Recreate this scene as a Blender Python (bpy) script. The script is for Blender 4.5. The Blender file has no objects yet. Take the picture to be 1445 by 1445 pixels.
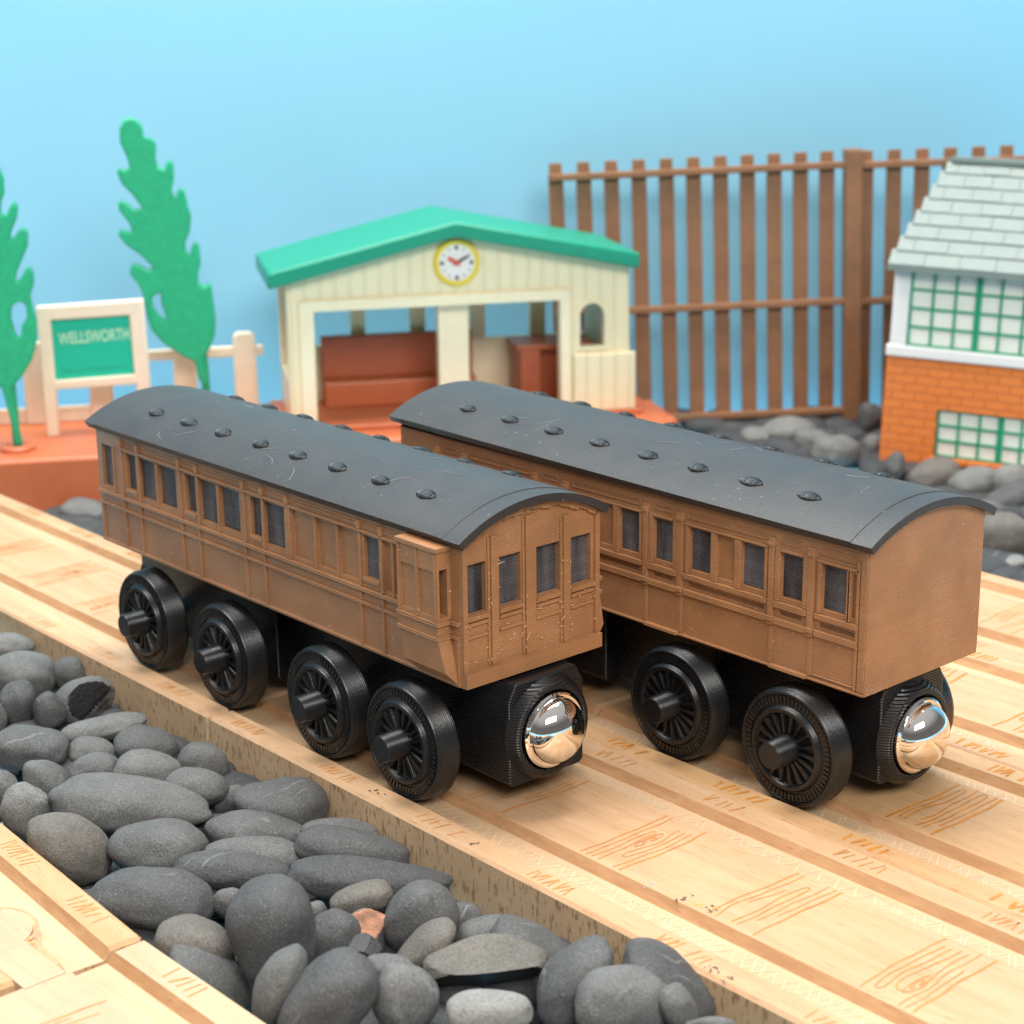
import bpy, bmesh, math, random
from math import sin, cos, pi, radians, sqrt, atan2, asin
from mathutils import Vector, Matrix, noise

# 1 Blender unit = 1 cm of the toy layout
scene = bpy.context.scene
C = scene.collection

# ------------------------------------------------------------------ camera
CAM_POS = Vector((16.2674, -14.6582, 11.4276))
FW = Vector((-0.72364816, 0.63408895, -0.27251522))
RT = Vector((0.66130381, 0.75003956, -0.0108599))
UP = Vector((-0.19751105, 0.1880741, 0.96209018))
RH = Vector((0.65903236, 0.75211459, 0.0))      # camera right, levelled
FH = Vector((-0.75211459, 0.65903236, 0.0))     # camera forward, levelled
cam_data = bpy.data.cameras.new('camera')
cam = bpy.data.objects.new('camera', cam_data)
C.objects.link(cam)
m = Matrix((RT, UP, -FW)).transposed().to_4x4()
m.translation = CAM_POS
cam.matrix_world = m
cam_data.sensor_width = 36.0
cam_data.lens = 36.0 * 2548.85 / 1445.0
cam_data.clip_start = 0.5
cam_data.clip_end = 1000.0
cam_data.dof.use_dof = True
cam_data.dof.focus_distance = 26.6
cam_data.dof.aperture_fstop = 0.40
cam_data.dof.aperture_blades = 0
scene.camera = cam

# ------------------------------------------------------------------ world, lamps, exposure
world = bpy.data.worlds.new('World')
scene.world = world
world.use_nodes = True
bgn = world.node_tree.nodes['Background']
# a dim room with a pale ceiling
wt = world.node_tree
tcw = wt.nodes.new('ShaderNodeTexCoord'); sx = wt.nodes.new('ShaderNodeSeparateXYZ'); rw = wt.nodes.new('ShaderNodeValToRGB')
wt.links.new(tcw.outputs['Generated'], sx.inputs[0]); wt.links.new(sx.outputs['Z'], rw.inputs[0]); wt.links.new(rw.outputs[0], bgn.inputs[0])
els = rw.color_ramp.elements
els[0].position = 0.0; els[0].color = (0.30, 0.27, 0.24, 1)
els[1].position = 1.0; els[1].color = (1.0, 0.99, 0.97, 1)
e = els.new(0.30); e.color = (0.26, 0.25, 0.25, 1)
e = els.new(0.62); e.color = (0.85, 0.85, 0.85, 1)
bgn.inputs[1].default_value = 0.44

def area_lamp(name, loc, target, sx, sy, power, color):
    d = bpy.data.lights.new(name, 'AREA')
    d.shape = 'RECTANGLE'; d.size = sx; d.size_y = sy; d.energy = power; d.color = color
    o = bpy.data.objects.new(name, d); C.objects.link(o)
    o.location = loc
    o.rotation_euler = (Vector(target) - Vector(loc)).to_track_quat('-Z', 'Y').to_euler()
    return o
CENTRE = Vector((-8, 6, 0))
area_lamp('overhead_softbox', CENTRE - RH*6 + FH*16 + Vector((0, 0, 60)), CENTRE, 58, 40, 104000, (1.0, 0.97, 0.93))
area_lamp('front_window', CENTRE + RH*17 - FH*62 + Vector((0, 0, 50)), CENTRE + Vector((0, 0, 2)), 52, 22, 44000, (1.0, 0.97, 0.93))

vs = scene.view_settings
vs.view_transform = 'Standard'; vs.look = 'None'; vs.exposure = 0.22; vs.gamma = 1.0
try: vs.use_curve_mapping = False
except Exception: pass
scene.cycles.use_denoising = True
scene.cycles.max_bounces = 8

# ------------------------------------------------------------------ material helpers
MATS = {}
class NT:
    def __init__(self, name):
        self.mat = bpy.data.materials.new(name); self.mat.use_nodes = True
        self.t = self.mat.node_tree; self.n = self.t.nodes; self.l = self.t.links
        self.b = self.n['Principled BSDF']
        self.tc = self.n.new('ShaderNodeTexCoord')
    def new(self, typ, **kw):
        x = self.n.new(typ)
        for k, v in kw.items(): setattr(x, k, v)
        return x
    def link(self, a, b): self.l.new(a, b)
    def mapping(self, scale=(1, 1, 1), src=None, rot=(0, 0, 0)):
        mp = self.new('ShaderNodeMapping')
        mp.inputs['Scale'].default_value = scale; mp.inputs['Rotation'].default_value = rot
        self.link(src or self.tc.outputs['Object'], mp.inputs['Vector']); return mp.outputs[0]
    def noise(self, scale, detail=4, rough=0.55, vec=None, dist=0.0):
        x = self.new('ShaderNodeTexNoise')
        x.inputs['Scale'].default_value = scale; x.inputs['Detail'].default_value = detail
        x.inputs['Roughness'].default_value = rough; x.inputs['Distortion'].default_value = dist
        self.link(vec or self.tc.outputs['Object'], x.inputs['Vector']); return x.outputs['Fac']
    def wave(self, scale, direction='Z', dist=0.0, detail=2, dscale=1.0, vec=None):
        x = self.new('ShaderNodeTexWave', wave_type='BANDS', bands_direction=direction)
        x.inputs['Scale'].default_value = scale; x.inputs['Distortion'].default_value = dist
        x.inputs['Detail'].default_value = detail; x.inputs['Detail Scale'].default_value = dscale
        self.link(vec or self.tc.outputs['Object'], x.inputs['Vector']); return x.outputs['Fac']
    def ramp(self, fac, stops):
        r = self.new('ShaderNodeValToRGB')
        el = r.color_ramp.elements
        while len(el) < len(stops): el.new(0.5)
        for e, (p, c) in zip(el, stops):
            e.position = p; e.color = (c, c, c, 1) if isinstance(c, (int, float)) else (*c, 1)
        self.link(fac, r.inputs[0]); return r.outputs[0]
    def mix(self, fac, a, b, blend='MIX'):
        x = self.new('ShaderNodeMix', data_type='RGBA', blend_type=blend)
        for s, v in ((x.inputs[0], fac), (x.inputs[6], a), (x.inputs[7], b)):
            if isinstance(v, (int, float)): s.default_value = v
            elif isinstance(v, tuple): s.default_value = (*v, 1)
            else: self.link(v, s)
        return x.outputs[2]
    def math(self, op, a, b=None):
        x = self.new('ShaderNodeMath', operation=op)
        for s, v in ((x.inputs[0], a), (x.inputs[1], b)):
            if v is None: continue
            if isinstance(v, (int, float)): s.default_value = v
            else: self.link(v, s)
        return x.outputs[0]
    def bump(self, h, strength=0.3, dist=0.02, prev=None):
        x = self.new('ShaderNodeBump'); x.inputs['Strength'].default_value = strength
        x.inputs['Distance'].default_value = dist; self.link(h, x.inputs['Height'])
        if prev: self.link(prev, x.inputs['Normal'])
        return x.outputs[0]
    def done(self, col=None, rough=None, normal=None, metal=None, spec=None):
        def put(k, v):
            if v is None: return
            s = self.b.inputs[k]
            if isinstance(v, (int, float)): s.default_value = v
            elif isinstance(v, tuple): s.default_value = (*v, 1)
            else: self.link(v, s)
        put('Base Color', col); put('Roughness', rough); put('Normal', normal); put('Metallic', metal); put('Specular IOR Level', spec)
        return self.mat

def printed(name, col, rough, period, axis='Z', strength=0.5, var=0.18, specks=0.0, speck_col=(0.6, 0.45, 0.32), fuzz=0.25, spec=0.5, wob=0.25, frost=0.0, pane=False):
    """3D-printed plastic: fine layer lines, faint mottling, pale specks of stray plastic."""
    n = NT(name)
    w = n.wave(0.314/period, axis, wob, 2, 0.6)
    big = n.noise(1.3, 4) if not pane else n.noise(1.0, 2, vec=n.mapping((3.2, 3.2, .5)))
    band = n.noise(1.0, 3, vec=n.mapping({'Z': (0.05, 0.05, 9), 'Y': (0.3, 9, 0.3), 'X': (9, .3, .3)}[axis]))
    dark = tuple(c*(1-var) for c in col); lite = tuple(min(1, c*(1+var)) for c in col)
    c = n.mix(n.ramp(big, [(0.3, 0.0), (0.7, 1.0)]), dark, lite)
    c = n.mix(n.math('MULTIPLY', n.ramp(band, [(0.35, 0.0), (0.7, 1.0)]), 0.35), c, dark)
    if specks > 0:
        sp = n.noise(13.0, 2, 0.5)
        c = n.mix(n.math('MULTIPLY', n.ramp(sp, [(0.71, 0.0), (0.75, 1.0)]), specks), c, speck_col)
    if frost > 0:      # whitish drag marks where the nozzle rubbed
        fr = n.math('MULTIPLY', n.ramp(n.noise(0.9, 2), [(0.5, 0.0), (0.68, 1.0)]), n.ramp(n.noise(30, 2, 0.6, n.mapping((1.6, 1, .8))), [(0.45, 0.0), (0.6, 1.0)]))
        c = n.mix(n.math('MULTIPLY', fr, frost), c, (0.52, 0.36, 0.25))
    nrm = n.bump(w, strength, period*0.30)
    nrm = n.bump(n.noise(22, 3), fuzz, 0.012, nrm)
    r = n.math('ADD', n.math('MULTIPLY', big, 0.22), rough-0.11)
    return n.done(c, r, nrm, spec=spec)

def plain(name, col, rough=0.45, var=0.06, bump=0.1, nscale=3.0, spec=0.5):
    n = NT(name)
    f = n.noise(nscale, 4)
    c = n.mix(n.ramp(f, [(0.3, 0.0), (0.7, 1.0)]), tuple(x*(1-var) for x in col), tuple(min(1, x*(1+var)) for x in col))
    return n.done(c, rough, n.bump(n.noise(nscale*6, 3), bump, 0.02), spec=spec)

BROWN = printed('brown_print_plastic', (0.350, 0.163, 0.071), 0.34, 0.036, strength=0.40, specks=0.6, frost=0.2)
BROWN_B = printed('brown_print_plastic_fuzzy', (0.360, 0.168, 0.072), 0.38, 0.036, strength=0.36, specks=0.75, fuzz=0.5)
BLACK = printed('black_print_plastic', (0.0085, 0.0090, 0.0105), 0.31, 0.042, strength=0.85, var=0.25)
BLACK_Y = printed('black_wheel_plastic', (0.0095, 0.0098, 0.0105), 0.28, 0.032, axis='Y', strength=0.4, var=0.25)
ROOF_M = printed('charcoal_roof_plastic', (0.046, 0.039, 0.036), 0.40, 0.020, strength=0.2, var=0.15, spec=0.32, specks=0.35, speck_col=(0.35, 0.37, 0.4), fuzz=0.35)
PANE_M = printed('dark_pane_plastic', (0.085, 0.082, 0.088), 0.28, 0.036, strength=0.9, var=0.7, pane=True)
VENT_M = printed('black_vent_plastic', (0.012, 0.0125, 0.0135), 0.28, 0.034, axis='X', strength=1.0, var=0.3)
BLOB_M = plain('pale_plastic_blob', (0.62, 0.42, 0.27), 0.35)
HAIR_M = plain('stray_plastic_hair', (0.30, 0.31, 0.33), 0.4)

n = NT('chrome'); CHROME = n.done((0.93, 0.90, 0.86), n.math('ADD', n.math('MULTIPLY', n.noise(3, 3), 0.05), 0.02), None, 1.0)

def wood(name, a, b, fleck, fl_amt=0.5, stretch=(0.35, 4, 4), fscale=(2.2, 26, 26), rough=0.5, thr=0.63, bump=0.15):
    n = NT(name)
    g = n.noise(1.0, 6, 0.6, n.mapping(stretch), 0.6)
    c = n.mix(n.ramp(g, [(0.28, 0.0), (0.72, 1.0)]), a, b)
    blot = n.noise(0.45, 3)
    c = n.mix(n.math('MULTIPLY', n.ramp(blot, [(0.4, 0.0), (0.75, 1.0)]), 0.35), c, tuple(x*0.82 for x in a))
    f = n.noise(1.0, 3, 0.6, n.mapping(fscale))
    ff = n.ramp(f, [(thr, 0.0), (thr+0.07, 1.0)])
    c = n.mix(n.math('MULTIPLY', ff, fl_amt), c, fleck)
    nrm = n.bump(f, bump, 0.02)
    return n.done(c, rough, nrm, spec=0.35)
WOOD = wood('beech_top', (0.48, 0.285, 0.150), (0.585, 0.380, 0.225), (0.38, 0.20, 0.09), 0.6, thr=0.59)
WOOD_W = wood('beech_top_warm', (0.475, 0.27, 0.125), (0.57, 0.355, 0.185), (0.36, 0.17, 0.06), 0.65, thr=0.59)
WOOD_P = wood('beech_top_pale', (0.47, 0.32, 0.19), (0.55, 0.395, 0.25), (0.46, 0.28, 0.15), 0.5, thr=0.59)
WOOD_WALL = wood('beech_groove_wall', (0.41, 0.21, 0.095), (0.57, 0.34, 0.175), (0.30, 0.14, 0.06), 0.6, (1.6, 9, 9), (8, 30, 30), 0.6)
WOOD_FLOOR = wood('beech_groove_floor', (0.50, 0.325, 0.185), (0.60, 0.415, 0.255), (0.50, 0.30, 0.15), 0.4, (0.5, 6, 6), (4, 20, 20), 0.55)
WOOD_SIDE = wood('beech_side', (0.56, 0.375, 0.215), (0.66, 0.465, 0.285), (0.29, 0.165, 0.085), 0.8, (1.2, 3, 1.5), (15, 15, 4), 0.6, 0.545, 0.35)
BURN = plain('engraved_line', (0.50, 0.205, 0.050), 0.6, 0.2)
BURN_D = plain('engraved_line_strong', (0.50, 0.19, 0.022), 0.6, 0.25)
CHALK = plain('pale_saw_mark', (0.64, 0.47, 0.305), 0.6, 0.1)
SCUFF = plain('dark_scuff', (0.07, 0.06, 0.06), 0.6, 0.3)
SCUFF_Y = plain('yellow_scuff', (0.75, 0.50, 0.05), 0.6, 0.2)
SCUFF_B = plain('blue_scuff', (0.30, 0.42, 0.52), 0.6, 0.2)

def stone_mat(name, k=1.0):
    n = NT(name)
    oi = n.new('ShaderNodeObjectInfo')
    vec = n.new('ShaderNodeVectorMath', operation='ADD')
    n.link(n.tc.outputs['Object'], vec.inputs[0])
    off = n.math('MULTIPLY', oi.outputs['Random'], 37.0)
    n.link(off, vec.inputs[1])
    v = vec.outputs[0]
    base = oi.outputs['Color']
    big = n.noise(1.6, 5, 0.6, v)
    c = n.mix(n.ramp(big, [(0.3, 0.0), (0.72, 1.0)]), base, n.mix(1.0, base, (1.5, 1.5, 1.5), 'MULTIPLY'))
    fine = n.noise(30, 4, 0.75, v)
    c = n.mix(n.math('MULTIPLY', n.ramp(fine, [(0.38, 1.0), (0.56, 0.0)]), 0.6), c, n.mix(1.0, base, (0.45, 0.45, 0.45), 'MULTIPLY'))
    sp = n.noise(46, 1, 0.5, v)
    c = n.mix(n.math('MULTIPLY', n.ramp(sp, [(0.68, 0.0), (0.74, 1.0)]), 0.5), c, (0.42, 0.42, 0.42))
    vn = n.wave(0.9, 'X', 9.0, 3, 1.3, v)      # faint mineral veins, in places only
    vm = n.math('MULTIPLY', n.ramp(vn, [(0.965, 0.0), (0.995, 1.0)]), n.ramp(n.noise(1.1, 2, 0.5, v), [(0.60, 0.0), (0.68, 1.0)]))
    c = n.mix(n.math('MULTIPLY', vm, 0.35), c, (0.34, 0.34, 0.33))
    nrm = n.bump(fine, 0.6, 0.03)
    nrm = n.bump(n.noise(4, 5, 0.65, v), 0.5, 0.06, nrm)
    return n.done(c, 0.62, nrm, spec=0.35)
STONE = stone_mat('dark_beach_stone')
STONE_BLACK = plain('broken_stone_face', (0.008, 0.008, 0.009), 0.4, 0.4, 0.5)
STONE_ORANGE = plain('orange_stone_stain', (0.36, 0.17, 0.10), 0.7, 0.5, 0.6, 6)
STONE_WHITE = plain('quartz_streak_face', (0.16, 0.15, 0.14), 0.45, 0.9, 0.6, 5)

def planked(name, col, scale, rough=0.4, var=0.06):
    n = NT(name)
    w = n.wave(scale, 'X', 0.0)
    f = n.noise(0.8, 3)
    c = n.mix(n.ramp(f, [(0.3, 0.0), (0.7, 1.0)]), tuple(x*(1-var) for x in col), col)
    nrm = n.bump(n.ramp(w, [(0.0, 0.0), (0.12, 1.0)]), 0.6, 0.05)
    return n.done(c, rough, nrm)
CREAM = planked('cream_plank_plastic', (0.86, 0.74, 0.48), 0.78)
CREAM_S = plain('cream_plastic', (0.87, 0.76, 0.52), 0.4, 0.03)
CREAM_F = plain('cream_fence_plastic', (0.80, 0.68, 0.52), 0.42, 0.04)
GREEN_R = plain('mint_green_plastic', (0.007, 0.275, 0.165), 0.38, 0.04)
GREEN_T = plain('leaf_green_plastic', (0.008, 0.38, 0.175), 0.5, 0.12, 0.5, 5)
GREEN_S = plain('sign_green', (0.003, 0.47, 0.31), 0.42, 0.03)
GREEN_SD = plain('sign_green_dark', (0.004, 0.36, 0.23), 0.45, 0.1)
LETTER = plain('sign_letter', (0.50, 0.78, 0.55), 0.5, 0.03)
TERRA = plain('terracotta_plastic', (0.53, 0.135, 0.050), 0.40, 0.05, 0.05)
TERRA_D = plain('brown_bench_plastic', (0.40, 0.095, 0.035), 0.42, 0.06)
YELLOW = plain('clock_rim_yellow', (0.80, 0.58, 0.03), 0.4, 0.03)
WHITE = plain('white_plastic', (0.80, 0.78, 0.76), 0.4, 0.02)
FACE = plain('clock_face_white', (0.82, 0.76, 0.70), 0.5, 0.02)
INK = plain('black_ink', (0.05, 0.055, 0.05), 0.5)
RED = plain('red_ink', (0.70, 0.10, 0.06), 0.5)
FENCE_M = printed('brown_fence_plastic', (0.255, 0.118, 0.052), 0.5, 0.06, strength=0.3)
SLATE = plain('pale_slate_plastic', (0.185, 0.232, 0.214), 0.5, 0.05, 0.1)
PANEG = plain('window_white', (0.80, 0.80, 0.72), 0.4, 0.03)
GREEN_W = plain('window_bar_green', (0.01, 0.30, 0.16), 0.45, 0.05)
n = NT('orange_brick')
bt = n.new('ShaderNodeTexBrick')
bt.offset = 0.5
for k, v in (('Color1', (0.80, 0.225, 0.045, 1)), ('Color2', (0.74, 0.20, 0.04, 1)), ('Mortar', (0.60, 0.15, 0.035, 1))): bt.inputs[k].default_value = v
for k, v in (('Scale', 1.0), ('Mortar Size', 0.022), ('Mortar Smooth', 0.5), ('Brick Width', 0.62), ('Row Height', 0.235)): bt.inputs[k].default_value = v
n.link(n.mapping((1, 1, 1), rot=(-pi/2, 0, 0)), bt.inputs['Vector'])
BRICK = n.done(bt.outputs['Color'], 0.5, n.bump(n.math('SUBTRACT', 1.0, bt.outputs['Fac']), 0.7, 0.05))
n = NT('sky_blue_paint')
f = n.noise(0.12, 3)
BLUE = n.done(n.mix(n.ramp(f, [(0.3, 0.0), (0.7, 1.0)]), (0.272, 0.585, 0.765), (0.288, 0.605, 0.78)), 0.6, n.bump(n.noise(14, 3), 0.06, 0.02), spec=0.25)

# ------------------------------------------------------------------ mesh helpers
class MB:
    def __init__(self): self.v = []; self.f = []; self.mi = []
    def face(self, idx, mi=0): self.f.append(tuple(idx)); self.mi.append(mi)
    def add(self, pts): s = len(self.v); self.v += [tuple(p) for p in pts]; return s
    def box(self, x0, x1, y0, y1, z0, z1, mi=0):
        s = self.add([(x0,y0,z0),(x1,y0,z0),(x1,y1,z0),(x0,y1,z0),(x0,y0,z1),(x1,y0,z1),(x1,y1,z1),(x0,y1,z1)])
        for q in ((0,3,2,1),(4,5,6,7),(0,1,5,4),(1,2,6,5),(2,3,7,6),(3,0,4,7)): self.face([s+i for i in q], mi)
        return self
    def hexa(self, p, mi=0):   # eight corners, bottom ring then top ring
        s = self.add(p)
        for q in ((0,3,2,1),(4,5,6,7),(0,1,5,4),(1,2,6,5),(2,3,7,6),(3,0,4,7)): self.face([s+i for i in q], mi)
        return self
    def quad(self, a, b, c, d, mi=0): s = self.add([a,b,c,d]); self.face((s,s+1,s+2,s+3), mi); return self
    def extrude(self, poly, fn, a, b, mi=0, caps=True, seg_mi=None):
        """poly = 2-D ring; fn(u, v, w) -> 3-D; swept from w=a to w=b"""
        k = len(poly); s = self.add([fn(u, v, a) for u, v in poly] + [fn(u, v, b) for u, v in poly])
        for i in range(k):
            j = (i+1) % k
            self.face((s+i, s+j, s+k+j, s+k+i), seg_mi[i] if seg_mi else mi)
        if caps: self.face([s+i for i in range(k)][::-1], mi); self.face([s+k+i for i in range(k)], mi)
        return self
    def lathe(self, prof, c, axis='y', n=48, mi=0):
        rings = []
        for r, h in prof:
            if r < 1e-6:
                p = {'x': (c[0]+h, c[1], c[2]), 'y': (c[0], c[1]+h, c[2]), 'z': (c[0], c[1], c[2]+h)}[axis]
                rings.append([self.add([p])])
            else:
                pts = []
                for i in range(n):
                    a = 2*pi*i/n; p, q = r*cos(a), r*sin(a)
                    pts.append({'x': (c[0]+h, c[1]+p, c[2]+q), 'y': (c[0]+p, c[1]+h, c[2]+q), 'z': (c[0]+p, c[1]+q, c[2]+h)}[axis])
                s = self.add(pts); rings.append(list(range(s, s+n)))
        for A, B in zip(rings, rings[1:]):
            for i in range(n):
                j = (i+1) % n
                if len(A) == 1 and len(B) == 1: continue
                if len(A) == 1: self.face((A[0], B[i], B[j]), mi)
                elif len(B) == 1: self.face((A[i], A[j], B[0]), mi)
                else: self.face((A[i], A[j], B[j], B[i]), mi)
        return self
    def tube(self, pts, r, n=8, mi=0):
        pts = [Vector(p) for p in pts]; rings = []
        for i, p in enumerate(pts):
            t = (pts[min(i+1, len(pts)-1)] - pts[max(i-1, 0)]).normalized()
            u = t.cross(Vector((0.13, 0.31, 1))).normalized(); w = t.cross(u)
            s = self.add([p + u*(r*cos(2*pi*k/n)) + w*(r*sin(2*pi*k/n)) for k in range(n)]); rings.append(s)
        for a, b in zip(rings, rings[1:]):
            for k in range(n): self.face((a+k, a+(k+1) % n, b+(k+1) % n, b+k), mi)
        self.face([rings[0]+k for k in range(n)][::-1], mi); self.face([rings[-1]+k for k in range(n)], mi)
        return self
    def ribbon(self, pts, w, z, mi=0):
        """flat engraved line lying on a level surface"""
        L = []; R = []
        for i, p in enumerate(pts):
            a = pts[max(i-1, 0)]; b = pts[min(i+1, len(pts)-1)]
            dx, dy = b[0]-a[0], b[1]-a[1]; l = sqrt(dx*dx+dy*dy) or 1
            ww = w*(0.75+0.5*random.random())/2
            L.append((p[0]-dy/l*ww, p[1]+dx/l*ww, z)); R.append((p[0]+dy/l*ww, p[1]-dx/l*ww, z))
        s = self.add(L); t = self.add(R)
        for i in range(len(pts)-1): self.face((t+i, t+i+1, s+i+1, s+i), mi)
        return self
    def wall(self, P, u0, u1, v0, v1, holes, mi=0):
        """P(u,v,depth) -> point. holes: (ua,ub,va,vb,depth,closed)"""
        us = sorted({u0, u1, *[h[0] for h in holes], *[h[1] for h in holes]})
        vv = sorted({v0, v1, *[h[2] for h in holes], *[h[3] for h in holes]})
        for a, b in zip(us, us[1:]):
            for c, d in zip(vv, vv[1:]):
                uc, vc = (a+b)/2, (c+d)/2
                if any(h[0] < uc < h[1] and h[2] < vc < h[3] for h in holes): continue
                self.quad(P(a,c,0), P(b,c,0), P(b,d,0), P(a,d,0), mi)
        for ua, ub, va, vb, dp, closed in holes:
            for (a, c), (b, d) in (((ua,va),(ub,va)), ((ub,va),(ub,vb)), ((ub,vb),(ua,vb)), ((ua,vb),(ua,va))):
                self.quad(P(a,c,0), P(b,d,0), P(b,d,dp), P(a,c,dp), mi)
            if closed: self.quad(P(ua,va,dp), P(ub,va,dp), P(ub,vb,dp), P(ua,vb,dp), mi)
        return self
    def build(self, name, mats, parent=None, off=(0, 0, 0), bevel=0.0, smooth=None, weld=True):
        me = bpy.data.meshes.new(name)
        o3 = Vector(off)
        me.from_pydata([tuple(Vector(p)-o3) for p in self.v], [], self.f)
        if not isinstance(mats, (list, tuple)): mats = [mats]
        for x in mats: me.materials.append(x)
        for p, i in zip(me.polygons, self.mi): p.material_index = i
        bm = bmesh.new(); bm.from_mesh(me)
        if weld: bmesh.ops.remove_doubles(bm, verts=bm.verts, dist=1e-5)
        bmesh.ops.recalc_face_normals(bm, faces=bm.faces)
        bm.to_mesh(me); bm.free()
        if smooth is not None:
            for p in me.polygons: p.use_smooth = True
            me.set_sharp_from_angle(angle=radians(smooth))
        o = bpy.data.objects.new(name, me); C.objects.link(o)
        if parent: o.parent = parent
        if bevel > 0:
            b = o.modifiers.new('bevel', 'BEVEL'); b.width = bevel; b.segments = 2; b.limit_method = 'ANGLE'; b.angle_limit = radians(40)
        return o

def thing(name, label, cat, loc=(0, 0, 0), rot=(0, 0, 0), group=None):
    o = bpy.data.objects.new(name, None); C.objects.link(o)
    o.empty_display_size = 0.5
    o.location = loc; o.rotation_euler = rot
    return tag(o, label, cat, group)
def tag(o, label, cat, group=None):
    o['label'] = label; o['category'] = cat
    if group: o['group'] = group
    return o
def curve_mesh(name, outlines, y, thick, mat, parent, bevel=0.0, smooth=40):
    """outline(s) in the local X-Z plane, holes included, given real thickness"""
    cu = bpy.data.curves.new('tmp', 'CURVE'); cu.dimensions = '2D'; cu.fill_mode = 'BOTH'
    cu.extrude = max(thick/2-bevel, 0.001); cu.bevel_depth = bevel; cu.bevel_resolution = 2
    cu.offset = -bevel
    for ol in outlines:
        sp = cu.splines.new('POLY'); sp.points.add(len(ol)-1); sp.use_cyclic_u = True
        for p, (a, b) in zip(sp.points, ol): p.co = (a, b, 0, 1)
    return curve_to_obj(name, cu, y, mat, parent, smooth)
def curve_to_obj(name, cu, y, mat, parent, smooth=40, loc=(0, 0)):
    tmp = bpy.data.objects.new('tmp', cu); C.objects.link(tmp)
    dg = bpy.context.evaluated_depsgraph_get()
    me = bpy.data.meshes.new_from_object(tmp.evaluated_get(dg))
    bpy.data.objects.remove(tmp)
    me.name = name
    for v in me.vertices:
        a, b, c = v.co; v.co = (a+loc[0], y-c, b+loc[1])
    me.materials.clear(); me.materials.append(mat)
    for p in me.polygons: p.use_smooth = True; p.material_index = 0
    me.set_sharp_from_angle(angle=radians(smooth))
    o = bpy.data.objects.new(name, me); C.objects.link(o)
    if parent: o.parent = parent
    return o

# ------------------------------------------------------------------ the setting
g = MB(); g.box(-140, 120, -90, 80, -1.6, -1.2)
o = g.build('ground', BLUE); o['kind'] = 'structure'
# painted backdrop board behind everything
BYAW = atan2((RH*cos(radians(7)) + FH*sin(radians(7))).y, (RH*cos(radians(7)) + FH*sin(radians(7))).x)
g = MB(); g.box(-80, 80, 0, 1.0, -1.19, 60)
o = g.build('sky', BLUE); o['kind'] = 'structure'
bp = CAM_POS + FH*55.6 + RH*4.0
o.location = (bp.x, bp.y, 0); o.rotation_euler = (0, 0, BYAW)

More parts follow.
